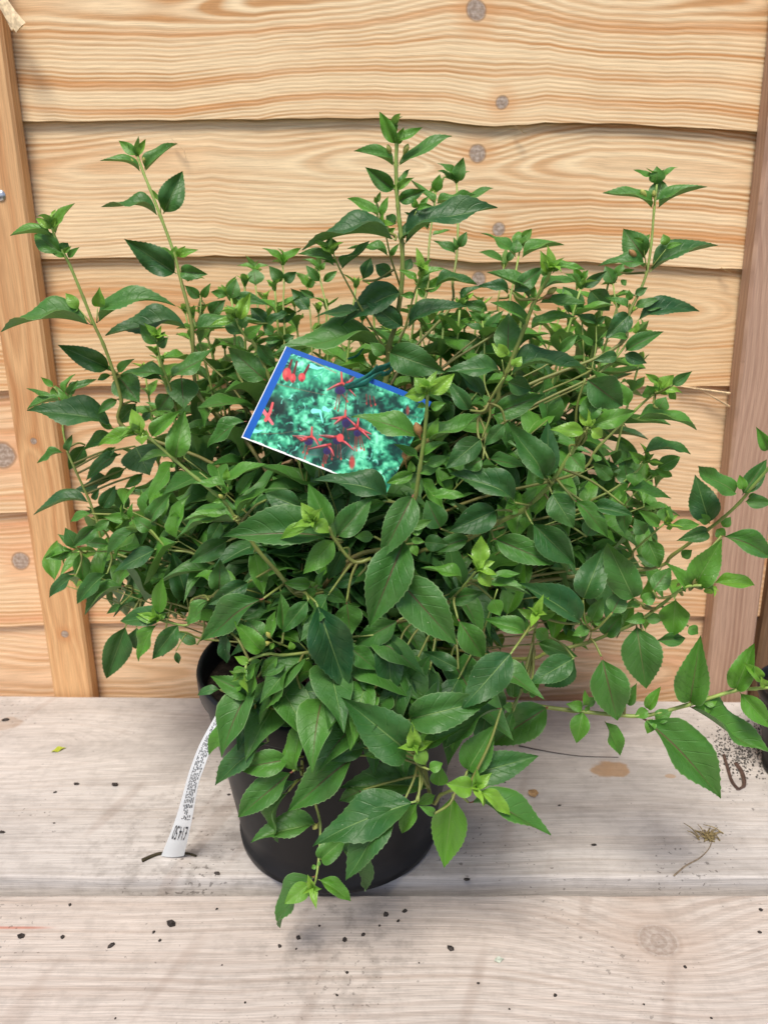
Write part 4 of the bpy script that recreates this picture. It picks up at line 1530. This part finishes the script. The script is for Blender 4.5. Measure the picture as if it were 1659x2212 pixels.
nv = sum(len(lowgeo[0][0]) for _ in rest)
V, FF, UVS, AG, VA = [], [], [], [], []
for k, (Mx, age, vary) in enumerate(rest):
    v, f, uv = lowgeo[k % len(lowgeo)]; o = len(V)
    V += [tuple(Mx @ Vector(p)) for p in v]; FF += [tuple(i + o for i in fc) for fc in f]; UVS += uv; AG += [age] * len(v); VA += [vary] * len(v)
me = mesh('foliage', V, FF, True); uvl = me.uv_layers.new(name='UVMap')
arr = np.array(UVS, dtype=np.float32); li = np.zeros(len(me.loops), dtype=np.int32); me.loops.foreach_get('vertex_index', li)
uvl.data.foreach_set('uv', arr[li].ravel())
for nm, dat in (('age', AG), ('vary', VA)):
    at = me.attributes.new(nm, 'FLOAT', 'POINT'); at.data.foreach_set('value', dat)
# upper sides must face the leaf's own +z
me.materials.append(foliage_mat)
v0, f0, _ = lowgeo[0]
tmp = mesh('tmp', v0, f0)
if sum(p.normal.z * p.area for p in tmp.polygons) < 0: me.flip_normals()
bpy.data.meshes.remove(tmp)
fo = link('foliage', me, None, shrub); fo.matrix_parent_inverse = OFF; fo['kind'] = 'stuff'
print('leaves traced', len(leaf_jobs), 'foliage', len(rest))

# ------------------------------------------------------------------ picture card tied to the main stem
TLp, BLp, TRp = (618, 748), (522, 945), (932, 868)
cTL, cBL, cTR = at_y(*TLp, .566), at_y(*BLp, .548), at_y(*TRp, .548)
cdu, cdv = cTR - cTL, cBL - cTL
cn = cdu.cross(cdv).normalized()
if cn.y > 0: cn = -cn
def card_pt(s, t, lift=0.):
    bow = .004 * math.sin(math.pi * s) + .0025 * s * s * t
    return cTL + cdu * s + cdv * t + cn * (bow + lift)
NS, NT = 300, 200
S_, T_ = np.meshgrid(np.linspace(0, 1, NS + 1), np.linspace(0, 1, NT + 1))
CXp = 432 + 1324 * S_ - 390 * T_; CYp = 59 + 504 * S_ + 800 * T_            # drawing coordinates of the print
rng = np.random.default_rng(8)
def vnoise(x, y, seed):
    r = np.random.default_rng(seed).random((64, 64)); xi = np.floor(x).astype(int); yi = np.floor(y).astype(int); fx = x - xi; fy = y - yi
    fx = fx * fx * (3 - 2 * fx); fy = fy * fy * (3 - 2 * fy); g = lambda a, b_: r[a % 64, b_ % 64]
    return (g(xi, yi) * (1 - fx) + g(xi + 1, yi) * fx) * (1 - fy) + (g(xi, yi + 1) * (1 - fx) + g(xi + 1, yi + 1) * fx) * fy
n1 = vnoise(CXp / 110, CYp / 110, 1); n2 = vnoise(CXp / 45, CYp / 38, 2); n3 = vnoise(CXp / 22, CYp / 20, 3); n4 = vnoise(CXp / 11, CYp / 11, 4)
g = np.clip(.40 * n1 + .42 * n2 + .2 * n3 + .06 * n4 - .06, 0, 1)
stops = np.array([0, .30, .46, .62, .8, 1.]); cols_ = np.array([(8, 34, 34), (12, 62, 52), (48, 140, 106), (100, 206, 160), (160, 238, 208), (214, 250, 234)]) / 255
img = np.stack([np.interp(g, stops, cols_[:, i]) for i in range(3)], -1)
def blend(mask, colr):
    global img
    img = img * (1 - mask[..., None]) + np.array(colr)[None, None] / 255 * mask[..., None]
def seg_mask(pts, w0, w1=None, soft=5.):
    w1 = w0 if w1 is None else w1; m = np.zeros_like(CXp); tot = len(pts) - 1
    for i in range(tot):
        (ax, ay), (bx, by) = pts[i], pts[i + 1]; dx, dy = bx - ax, by - ay; L2 = dx * dx + dy * dy + 1e-6
        q = np.clip(((CXp - ax) * dx + (CYp - ay) * dy) / L2, 0, 1); d = np.hypot(CXp - ax - q * dx, CYp - ay - q * dy)
        w = w0 + (w1 - w0) * (i + q) / tot; m = np.maximum(m, np.clip((w - d) / soft + .5, 0, 1))
    return m
def line(pts, colr, w0, w1=None, a=1.): blend(seg_mask(pts, w0, w1) * a, colr)
def ell(x, y, rx, ry, colr, a=1., soft=.18):
    d = np.hypot((CXp - x) / rx, (CYp - y) / ry); blend(np.clip((1 - d) / soft + .5, 0, 1) * a, colr)
ell(340, 590, 130, 110, (12, 26, 24), .85, .6); ell(900, 1010, 170, 90, (16, 36, 36), .7, .7); ell(640, 1000, 120, 70, (20, 66, 58), .5, .7); ell(1000, 860, 150, 110, (22, 44, 44), .6, .7)
ell(690, 330, 220, 90, (70, 190, 140), .5, .9); ell(480, 460, 150, 80, (80, 196, 150), .4, .9)
pr = random.Random(4)
for k in range(520):                              # leaves of the printed hedge
    x, y = pr.uniform(100, 1650), pr.uniform(120, 1330); an_ = pr.uniform(0, 6.28); L = pr.uniform(24, 80) * (1 if x > 600 else .8)
    c_ = pr.choice([(120, 226, 196), (64, 170, 130), (30, 110, 90), (14, 54, 48), (150, 240, 220), (40, 150, 120), (10, 40, 38), (20, 80, 66)])
    line([(x, y), (x + L * .5 * math.cos(an_), y + L * .5 * math.sin(an_)), (x + L * math.cos(an_ + .3), y + L * math.sin(an_ + .3))], c_, pr.uniform(4, 11), 1.5, pr.uniform(.4, .85))
for k in range(40):
    x, y = pr.uniform(150, 1600), pr.uniform(150, 1250); an_ = pr.uniform(-.6, .9); L = pr.uniform(60, 170)
    line([(x, y), (x + L * math.cos(an_), y + L * math.sin(an_))], pr.choice([(20, 50, 46), (120, 100, 80), (26, 70, 60)]), 2.2, 1.5, .6)
line([(450, 95), (700, 210), (900, 310)], (150, 150, 120), 6, 4); line([(330, 385), (600, 455), (800, 500)], (110, 100, 80), 4, 3, .8); line([(230, 830), (420, 830), (620, 800)], (90, 90, 70), 4, 3, .8)
for lf in ([(540, 95), (565, 150), (625, 135)], [(670, 240), (730, 265), (790, 260)], [(700, 640), (760, 640), (790, 745)], [(800, 620), (840, 640), (870, 620)], [(130, 800), (200, 810), (240, 800)]):
    line(lf, (130, 232, 216), 22, 3)
RED, DRED, PINK, PUR = (200, 70, 74), (104, 32, 36), (224, 112, 120), (44, 36, 90)
line([(490, 185), (465, 260)], DRED, 9, 14); line([(540, 200), (512, 310)], DRED, 8, 12); line([(650, 235), (605, 320)], DRED, 9, 14)
for (x, y, rx, ry) in ((450, 310, 42, 58), (505, 345, 28, 40), (588, 340, 33, 38)):
    ell(x, y, rx, ry, RED); ell(x - rx * .3, y - ry * .25, rx * .4, ry * .4, (240, 110, 96), .7, .6); ell(x + 3, y + ry * .8, rx * .4, ry * .35, (120, 40, 40), .8, .5)
ell(360, 320, 12, 16, RED)
def flower(x, y, tube_from, sep, cor, stam, col_=RED):
    ell(x, y + 50, 90, 100, (14, 34, 34), .55, .8)
    for (a, b_) in stam: line([a, b_], (132, 48, 46), 4, 3); ell(b_[0] + pr.uniform(-6, 6), b_[1], 7, 11, pr.choice([(186, 76, 66), (150, 54, 50)]))
    if cor: ell(*cor, PUR); ell(cor[0], cor[1] + cor[3] * .4, cor[2] * .6, cor[3] * .6, (40, 24, 60), .6)
    if tube_from: line([tube_from, (x, y)], col_, 7, 10)
    for p in sep: line([(q[0] + 4, q[1] + 9) for q in p], (90, 30, 34), 15, 3, .7); line(p, pr.choice([RED, (196, 72, 66), (164, 50, 52)]), pr.uniform(7, 11), 1.5); line([((p[0][0] + q[0]) / 2, (p[0][1] + q[1]) / 2 - 3) for q in p[1:]] + [p[-1]], PINK, 7, 1.5, .8)
flower(955, 400, (945, 285), [[(955, 395), (890, 420), (818, 456)], [(965, 400), (1010, 440), (1078, 512)], [(1000, 395), (1040, 380), (1060, 345)]], (940, 462, 48, 36), [((920, 500), (900, 620)), ((935, 500), (928, 640)), ((1000, 490), (990, 640)), ((960, 500), (1010, 560))])
flower(1185, 500, None, [], None, [((1175, 500), (1180, 580)), ((1205, 510), (1215, 600)), ((1240, 520), (1255, 590))])
line([(215, 595), (270, 665), (330, 745)], PINK, 20, 12); line([(325, 562), (305, 640), (265, 710)], (226, 90, 92), 11, 16)
flower(690, 860, (692, 780), [[(685, 862), (610, 872), (518, 852)], [(692, 860), (730, 890), (765, 958)], [(640, 880), (600, 895), (560, 870)]], (665, 905, 40, 32), [((690, 930), (650, 1010)), ((670, 930), (630, 1050)), ((640, 920), (620, 1000))])
flower(990, 690, (990, 640), [[(990, 690), (930, 705), (860, 708)], [(960, 700), (920, 730), (890, 756)]], (1000, 740, 40, 50), [((980, 780), (960, 900)), ((1010, 780), (1020, 880))], (200, 76, 74))
flower(1100, 785, (1108, 705), [[(1100, 785), (1060, 800), (1008, 806)], [(1104, 785), (1160, 820), (1225, 842)], [(1095, 780), (1050, 740), (1005, 700)], [(1120, 800), (1180, 850), (1215, 890)]], (1100, 832, 32, 34), [((1100, 850), (1095, 985)), ((1115, 850), (1135, 970)), ((1085, 850), (1080, 960)), ((1130, 860), (1165, 980))])
flower(945, 870, None, [[(920, 862), (850, 868), (757, 850)], [(970, 900), (1020, 930), (1075, 985)]], (915, 900, 34, 34), [((930, 930), (925, 1040)), ((950, 930), (960, 1060)), ((900, 930), (890, 1030))])
ell(948, 876, 32, 36, (206, 76, 76)); ell(772, 890, 20, 14, RED)
flower(850, 950, None, [[(860, 930), (780, 945), (670, 968)], [(850, 955), (880, 985), (895, 1030)]], (832, 990, 34, 30), [((830, 1010), (800, 1125)), ((850, 1010), (820, 1090)), ((870, 1000), (880, 1060)), ((815, 1010), (790, 1110))])
ell(1058, 1090, 26, 55, (176, 60, 56), .9, .6); ell(1545, 640, 16, 40, (150, 60, 56), .8, .6)
# blue borders and white cut edges
PX = (S_ * 1.0); wob = .0015 * np.sin(S_ * 40)
blend((S_ < .055).astype(float), (16, 86, 170)); blend((T_ < .046 + .008 * S_).astype(float), (16, 82, 162))
edge = (S_ < .0055) | (T_ > .985 + wob * 2)
blend(edge.astype(float), (236, 240, 242))
img = np.clip(img * 1.1, 0, 1); lin = np.where(img <= .04045, img / 12.92, ((img + .055) / 1.055) ** 2.4)
hole = (.475, .17, .013)                          # punched hole (s, t, r in s)
vv, ff = [], []
for j in range(NT + 1):
    for i in range(NS + 1): vv.append(card_pt(i / NS, j / NT, .0003))
nf = len(vv)
asp = cdu.length / cdv.length
def in_hole(s, t): return math.hypot(s - hole[0], (t - hole[1]) / asp) < hole[2]
for j in range(NT):
    for i in range(NS):
        if in_hole((i + .5) / NS, (j + .5) / NT): continue
        a = j * (NS + 1) + i; ff.append((a, a + 1, a + NS + 2, a + NS + 1))
me = mesh('printed_face', vv, ff, True)
ca = me.color_attributes.new('print', 'FLOAT_COLOR', 'POINT')
rgba = np.ones((nf, 4), dtype=np.float32); rgba[:, :3] = lin.reshape(-1, 3); ca.data.foreach_set('color', rgba.ravel())
card_mat, nt, b, _ = mat_new('printed_card'); an = nt.nodes.new('ShaderNodeAttribute'); an.attribute_name = 'print'
plug(nt, b.inputs['Base Color'], an.outputs['Color']); b.inputs['Roughness'].default_value = .4; b.inputs['Specular IOR Level'].default_value = .3
white_mat = simple('white_card_back', (.8, .81, .8), .5, .3)
card = empty('picture_card', card_pt(.5, .5)); tag(card, 'blue bordered card with a photo of red and purple fuchsia flowers tied to the stem', 'plant label')
o = link('printed_face', me, card_mat); adopt(o, card)
vv, ff = [], []
for side in (0, -.0004):
    for j in range(21):
        for i in range(31): vv.append(card_pt(i / 30, j / 20, side))
def cf(i, j, k): return k * 651 + j * 31 + i
for j in range(20):
    for i in range(30):
        if in_hole((i + .5) / 30, (j + .5) / 20): continue
        ff.append((cf(i, j, 0), cf(i + 1, j, 0), cf(i + 1, j + 1, 0), cf(i, j + 1, 0))); ff.append((cf(i, j, 1), cf(i, j + 1, 1), cf(i + 1, j + 1, 1), cf(i + 1, j, 1)))
for i in range(30):
    ff.append((cf(i, 0, 0), cf(i, 0, 1), cf(i + 1, 0, 1), cf(i + 1, 0, 0))); ff.append((cf(i, 20, 0), cf(i + 1, 20, 0), cf(i + 1, 20, 1), cf(i, 20, 1)))
for j in range(20):
    ff.append((cf(0, j, 0), cf(0, j + 1, 0), cf(0, j + 1, 1), cf(0, j, 1))); ff.append((cf(30, j, 0), cf(30, j, 1), cf(30, j + 1, 1), cf(30, j + 1, 0)))
o = link('card_back', mesh('card_back', vv, ff), white_mat); adopt(o, card)

# green tie through the hole and round the stem
tie_mat = simple('green_tie_plastic', S(44, 124, 110), .3, .5, .35, 200)
tie = empty('plant_tie', card_pt(hole[0], hole[1], .002)); tag(tie, 'dark green ribbon tie looped from the card to the main stem', 'plant tie')
def ribbon(P, w, name, up=Vector((.2, -.5, 1))):
    C = catmull(P, 6); v, f = [], []; n = len(C)
    for i, p in enumerate(C):
        d = (C[min(i + 1, n - 1)] - C[max(i - 1, 0)]).normalized(); t = i / (n - 1)
        u_ = up - d * up.dot(d); u_.normalize(); nn = d.cross(u_)
        ww = w * (.55 + .45 * math.sin(math.pi * (.12 + .8 * t))); cr = .25 * w
        for q in (-1, -.35, .35, 1): v.append(p + u_ * ww * q + nn * cr * (1 - q * q) * (1 if i % 2 else .8))
        for q in (1, .35, -.35, -1): v.append(p + u_ * ww * q + nn * (cr * (1 - q * q) - .0003))
    for i in range(n - 1):
        for j in range(8): f.append((i * 8 + j, i * 8 + (j + 1) % 8, i * 8 + 8 + (j + 1) % 8, i * 8 + 8 + j))
    me = mesh(name, v, f, True); bm = bmesh.new(); bm.from_mesh(me); bmesh.ops.recalc_face_normals(bm, faces=bm.faces); bm.to_mesh(me); bm.free()
    o = link(name, me, tie_mat); adopt(o, tie); return o
hp = card_pt(hole[0], hole[1])
ribbon([card_pt(hole[0] + .004, hole[1] + .01, -.003), hp + cn * .001, at_y(785, 828, .545), at_y(806, 815, .55), at_y(824, 806, .585)], .0024, 'strand')
ribbon([hp + cn * .0015, at_y(782, 820, .544), at_y(802, 806, .549), at_y(815, 790, .572)], .0020, 'strand')
ribbon([at_y(800, 812, .556), at_y(815, 798, .574), at_y(832, 793, .588), at_y(848, 783, .596), at_y(846, 776, .606)], .0028, 'strand')
ribbon([at_y(812, 802, .585), at_y(830, 808, .592), at_y(846, 800, .60), at_y(842, 790, .612)], .0022, 'strand')
ribbon([at_y(752, 776, .62), at_y(772, 768, .615), at_y(785, 752, .61)], .0018, 'strand', Vector((0, -1, .5)))

# ------------------------------------------------------------------ price strip hanging over the pot's rim on to the deck
tag_left = [(500, 1490, .180, .545), (478, 1525, .165, .545), (452, 1572, None, .55), (432, 1612, None, .556), (416, 1655, None, .562), (404, 1690, None, .567), (388, 1740, None, .574), (368, 1790, None, .580), (349, 1853, None, None)]
strip_L = [(494, 1498), (474, 1532), (450, 1574), (430, 1612), (413, 1656), (404, 1684), (394, 1722), (376, 1780), (349, 1852)]
strip_R = [(509, 1504), (494, 1540), (474, 1584), (455, 1622), (440, 1662), (430, 1690), (424, 1722), (412, 1786), (398, 1849)]
SY = [.552, .541, .537, .540, .546, .552, .559, .573, .588]
PL = [at_y(x, y, q) for (x, y), q in zip(strip_L, SY)]; PR_ = [at_y(x, y, q - .002) for (x, y), q in zip(strip_R, SY)]
for i in range(len(PL)):                          # the strip's real width stays the same: narrower-looking places are turned edge on
    w = (PR_[i] - PL[i]).length; W0 = .0205
    if w < W0: PR_[i] = PR_[i] - (PR_[i] - CAMP).normalized() * math.sqrt(W0 * W0 - w * w) * .8
PL[-1].z = max(PL[-1].z, .0012); PR_[-1].z = max(PR_[-1].z, .0012)
Lc, Rc = catmull(PL, 6), catmull(PR_, 6); m = len(Lc)
def strip_pt(t, s, lift=0.):
    x = t * (m - 1); i = min(int(x), m - 2); q = x - i
    a = Lc[i].lerp(Lc[i + 1], q); b_ = Rc[i].lerp(Rc[i + 1], q)
    d = (Lc[i + 1] - Lc[i]).normalized(); n = d.cross(b_ - a).normalized()
    if n.dot(CAMP - a) < 0: n = -n
    return a.lerp(b_, s) + n * (lift + .0012 * math.sin(math.pi * s))
ptag = empty('price_tag', strip_pt(1, .5)); tag(ptag, 'long white printed price strip reaching from the pot rim down to the deck', 'price tag')
vv, ff = [], []; NN = 60
for k in range(NN + 1):
    for sgn in (0, 1):
        for s_ in ((0, .25, .5, .75, 1) if sgn == 0 else (1, .75, .5, .25, 0)): vv.append(strip_pt(k / NN, s_, -.00025 * sgn))
for k in range(NN):
    for j in range(10): ff.append((k * 10 + j, k * 10 + (j + 1) % 10, k * 10 + 10 + (j + 1) % 10, k * 10 + 10 + j))
ff.append(tuple(range(10))); ff.append(tuple(range(NN * 10, NN * 10 + 10)))
me = mesh('strip', vv, ff, True); bm = bmesh.new(); bm.from_mesh(me); bmesh.ops.recalc_face_normals(bm, faces=bm.faces); bm.to_mesh(me); bm.free(); me.set_sharp_from_angle(angle=R(40))
strip_mat = simple('white_tag_plastic', (.80, .84, .84), .42, .4)
o = link('strip', me, strip_mat); adopt(o, ptag)
ink = simple('black_print', (.012, .014, .02), .5, .3); ink2 = simple('grey_small_print', (.02, .024, .03), .55, .2)
# small print: five lines of words along the strip
vv, ff = [], []; tr_ = random.Random(9)
def quad(t0, t1, s0, s1):
    o = len(vv)
    for (t, s_) in ((t0, s0), (t1, s0), (t1, s1), (t0, s1)): vv.append(strip_pt(t, s_, .00022))
    ff.append((o, o + 1, o + 2, o + 3))
for ln in range(6):
    t = .02 + tr_.uniform(0, .03); s0 = .30 + ln * .108
    while t < (.845 if ln else .80):
        n = tr_.choice((2, 3, 4, 5, 6))
        for q in range(n):
            hgt = tr_.choice((.05, .055, .075)); quad(t, t + .0034, s0, s0 + hgt); t += .0048
            if t > .845: break
        t += .006 if tr_.random() > .12 else .03
o = link('small_print', mesh('small_print', vv, ff), ink2); adopt(o, ptag)
# the price, printed upside down as the strip hangs
fc = bpy.data.curves.new('price', 'FONT'); fc.body = '£14.50'; fc.size = 1.; fc.align_x = 'CENTER'; fc.align_y = 'CENTER'
to = bpy.data.objects.new('price_tmp', fc); col.objects.link(to)
dg = bpy.context.evaluated_depsgraph_get(); tm = bpy.data.meshes.new_from_object(to.evaluated_get(dg)); bpy.data.objects.remove(to)
bm = bmesh.new(); bm.from_mesh(tm); bmesh.ops.triangulate(bm, faces=bm.faces); bmesh.ops.subdivide_edges(bm, edges=[e for e in bm.edges if e.calc_length() > .3], cuts=2)
xs = [v.co.x for v in bm.verts]; ys = [v.co.y for v in bm.verts]; cxm, cym = (min(xs) + max(xs)) / 2, (min(ys) + max(ys)) / 2; wx, wy = max(xs) - min(xs), max(ys) - min(ys)
for v in bm.verts:
    s_ = .53 - (v.co.x - cxm) / wx * .74; t = .902 + (v.co.y - cym) / wy * .056
    v.co = strip_pt(t, s_, .0003)
bm.to_mesh(tm); bm.free(); tm.name = 'price_lettering'
o = link('price_lettering', tm, ink); tm.materials.clear(); tm.materials.append(ink); adopt(o, ptag)

# ------------------------------------------------------------------ bits lying on the deck
crumb_mat = simple('dry_compost_crumb', (.05, .042, .037), .9, .2, .5, 400, bump=.8, bscale=700)
def chunk(name, p, rx, ry, rz, mat, seed, rot=0.):
    rr = random.Random(seed); bm = bmesh.new(); bmesh.ops.create_icosphere(bm, subdivisions=1, radius=1)
    sx = rr.uniform(0, 50)
    for v in bm.verts:
        k = 1 + .55 * (mnoise.noise(v.co * 1.6 + Vector((sx, 0, 0)))) + rr.uniform(-.08, .08)
        v.co = Vector((v.co.x * rx * k, v.co.y * ry * k, max(-.55, v.co.z) * rz * k))
    zmin = min(v.co.z for v in bm.verts)
    for v in bm.verts: v.co.z -= zmin + .0002
    me = bpy.data.meshes.new(name); bm.to_mesh(me); bm.free()
    o = link(name, me, mat); o.location = p; o.rotation_euler = (0, 0, rot); return o
def on_front(x, y): return at_z(x, y, -.006)
def on_rear(x, y): return at_z(x, y, 0.)
crumbs = [(370, 1997, 10.5), (46, 2024, 9), (136, 2025, 5.5), (241, 2043, 8.5), (469, 1964, 3.6), (333, 2014, 4), (346, 2032, 4), (745, 2031, 8), (645, 2026, 7), (605, 2044, 5.5), (750, 2101, 4),
          (785, 2019, 6), (974, 2049, 7), (1199, 2151, 4.5), (1479, 2089, 5), (1642, 1966, 5), (1640, 2014, 4.5), (1033, 2124, 3.6), (874, 1969, 6), (834, 1976, 7), (152, 1955, 5), (860, 1990, 4), (530, 2166, 3.2),
          (820, 2000, 4), (690, 2000, 3.4), (640, 2050, 3.2), (1390, 2170, 3), (728, 2150, 3.2), (250, 2200, 3), (1100, 2180, 3), (905, 2080, 2.6), (480, 2085, 2.6), (1536, 2200, 3.4)]
for i, (x, y, r) in enumerate(crumbs):
    q = r * .6 / FPX
    o = chunk('compost_crumb', on_front(x, y), q * rnd.uniform(.8, 1.3), q * rnd.uniform(.7, 1.1), q * .55, crumb_mat, 100 + i, rnd.uniform(0, 3))
    big = {0: 'largest black compost lump lying on the front plank', 1: 'flat wide black compost crumb beside the reddish groove end of the front plank'}
    tag(o, big.get(i, 'small black compost crumb scattered on the front plank') if i == 0 else 'small black compost crumb scattered on the front plank', 'crumb', None if i == 0 else 'compost crumbs on the front plank')
for i, (x, y, r) in enumerate([(12, 1556, 9), (250, 1697, 8), (166, 1694, 6), (120, 1712, 4), (470, 1887, 6), (1008, 1900, 6), (1282, 1826, 5), (118, 1778, 3), (6, 1798, 6), (495, 1717, 4), (1208, 1740, 3.4), (1090, 1690, 3.4)]):
    q = r * .78 / FPX
    o = chunk('compost_crumb', on_rear(x, y), q * 1.2, q * .7, q * .45, crumb_mat, 300 + i, rnd.uniform(-.4, .4))
    tag(o, 'small dark compost crumb lying on the grey rear plank', 'crumb', 'compost crumbs on the rear plank')
def flat_leaf(name, p, L, W, rot, mat, label, cat, curl=.12):
    v, f, uv = leaf_geo(random.Random(3), curl, .2, 10, 2, False, .2, .2)
    me = mesh(name, [(x * L - L / 2, y * W, z * L * .8) for x, y, z in v], f, True); me.materials.append(mat)
    o = link(name, me); zmin = min(v_.co.z for v_ in me.vertices); o.location = p + Vector((0, 0, .0004 - zmin)); o.rotation_euler = (0, 0, rot); return tag(o, label, cat)
flat_leaf('fallen_leaf', on_rear(128, 1621), .017, .007, R(35), simple('yellow_leaf', S(176, 186, 60), .5, .3, .2, 200), 'small fallen yellow green leaf on the grey rear plank', 'leaf')
flat_leaf('dried_leaf', on_rear(1150, 1716), .014, .011, R(100), simple('dry_tan_leaf', S(170, 136, 96), .8, .2, .3, 300), 'curled dry tan leaf scrap on the rear plank below the hanging leaves', 'leaf', .3)
flat_leaf('leaf_fragment', on_front(1078, 2075), .009, .005, R(15), simple('pale_fragment', S(196, 204, 186), .6, .3, .3, 300), 'tiny pale green white leaf fragment on the front plank', 'leaf')
twig_mat = simple('dry_twig', S(142, 126, 104), .8, .2, .3, 300); moss_mat = simple('dry_moss', S(142, 126, 88), .9, .1, .5, 600)
def flat_twig(name, pts, r, mat, label=None, cat=None, parent=None):
    P = catmull([p + Vector((0, 0, r)) for p in pts], 5); n = len(P)
    o = link(name, tube(P, [r * (1.1 - .6 * i / n) for i in range(n)], [0] * n, name, mat, 6))
    if label: tag(o, label, cat)
    if parent: adopt(o, parent)
    return o
sprig = empty('dried_moss_sprig', on_rear(1535, 1790)); tag(sprig, 'dried brown moss sprig with a curved stalk lying on the rear plank', 'moss')
flat_twig('stalk', [on_rear(1455, 1893), on_rear(1480, 1872), on_rear(1510, 1855), on_rear(1530, 1835), on_rear(1538, 1815)], .0007, twig_mat, parent=sprig)
mr = random.Random(6)
for k in range(26):
    a = on_rear(1532 + mr.gauss(0, 10), 1820 - abs(mr.gauss(0, 6))); b_ = a + Vector((mr.uniform(-.018, .018), mr.uniform(.004, .016), mr.uniform(.0, .004)))
    flat_twig('tuft', [a, (a + b_) / 2 + Vector((0, 0, .002)), b_], .0006, moss_mat, parent=sprig)
flat_twig('bent_twig', [on_rear(308, 1862), on_rear(330, 1852), on_rear(352, 1846), on_rear(400, 1846), on_rear(425, 1852)], .0016, simple('dark_twig', S(62, 56, 40), .8, .2, .3, 300), 'dark bent twig lying under the end of the price strip', 'twig')
flat_twig('thin_dark_line', [on_rear(1120, 1612), on_rear(1180, 1624), on_rear(1250, 1634), on_rear(1335, 1637)], .0007, simple('dark_line', S(88, 80, 76), .8, .2), 'thin dark line added on the rear plank under the long low branch', 'stalk')  # thin tube added to draw a dark line on the plank
strap_mat = simple('dark_strap', S(88, 70, 62), .5, .4, .3, 200)
sp_ = empty('strap_loop', on_rear(1590, 1700)); tag(sp_, 'dark folded plastic strap loop on the rear plank beside the small pot', 'strap')
tie_save = tie; tie = sp_
def strap(P, w):
    C = catmull(P, 6); v, f = [], []; n = len(C)
    for i, p in enumerate(C):
        for q in (Vector((-w, 0, .0004)), Vector((w, 0, .0004)), Vector((w, 0, .0018)), Vector((-w, 0, .0018))): v.append(p + q)
    for i in range(n - 1):
        for j in range(4): f.append((i * 4 + j, i * 4 + (j + 1) % 4, i * 4 + 4 + (j + 1) % 4, i * 4 + 4 + j))
    f.append((3, 2, 1, 0)); f.append(tuple(range(4 * n - 4, 4 * n)))
    o = link('band', mesh('band', v, f, True), strap_mat); adopt(o, sp_); bm = bmesh.new(); bm.from_mesh(o.data); bmesh.ops.recalc_face_normals(bm, faces=bm.faces); bm.to_mesh(o.data); bm.free()
strap([on_rear(1562, 1632), on_rear(1571, 1662), on_rear(1580, 1690), on_rear(1594, 1708)], .0016)
strap([on_rear(1594, 1707), on_rear(1606, 1698), on_rear(1602, 1672), on_rear(1588, 1650)], .0022)
# damp grit by the small pot
gv, gf = [], []; gr = random.Random(31)
for k in range(900):
    x, y = gr.gauss(1608, 34), gr.gauss(1612, 30)
    if y < 1540 or x > 1690: continue
    p = on_rear(x, y); r = gr.uniform(.0005, .0017); o = len(gv); a = gr.uniform(0, 3)
    for (dx, dy, dz) in ((1, 0, 0), (-.5, .87, 0), (-.5, -.87, 0), (0, 0, 1.2)):
        gv.append((p.x + r * (dx * math.cos(a) - dy * math.sin(a)), p.y + r * (dx * math.sin(a) + dy * math.cos(a)), r * dz + .0002))
    gf += [(o, o + 1, o + 3), (o + 1, o + 2, o + 3), (o + 2, o, o + 3)]
grit = link('spilled_grit', mesh('spilled_grit', gv, gf), simple('grey_grit', (.10, .095, .085), .95, .2, .6, 300)); grit['kind'] = 'stuff'
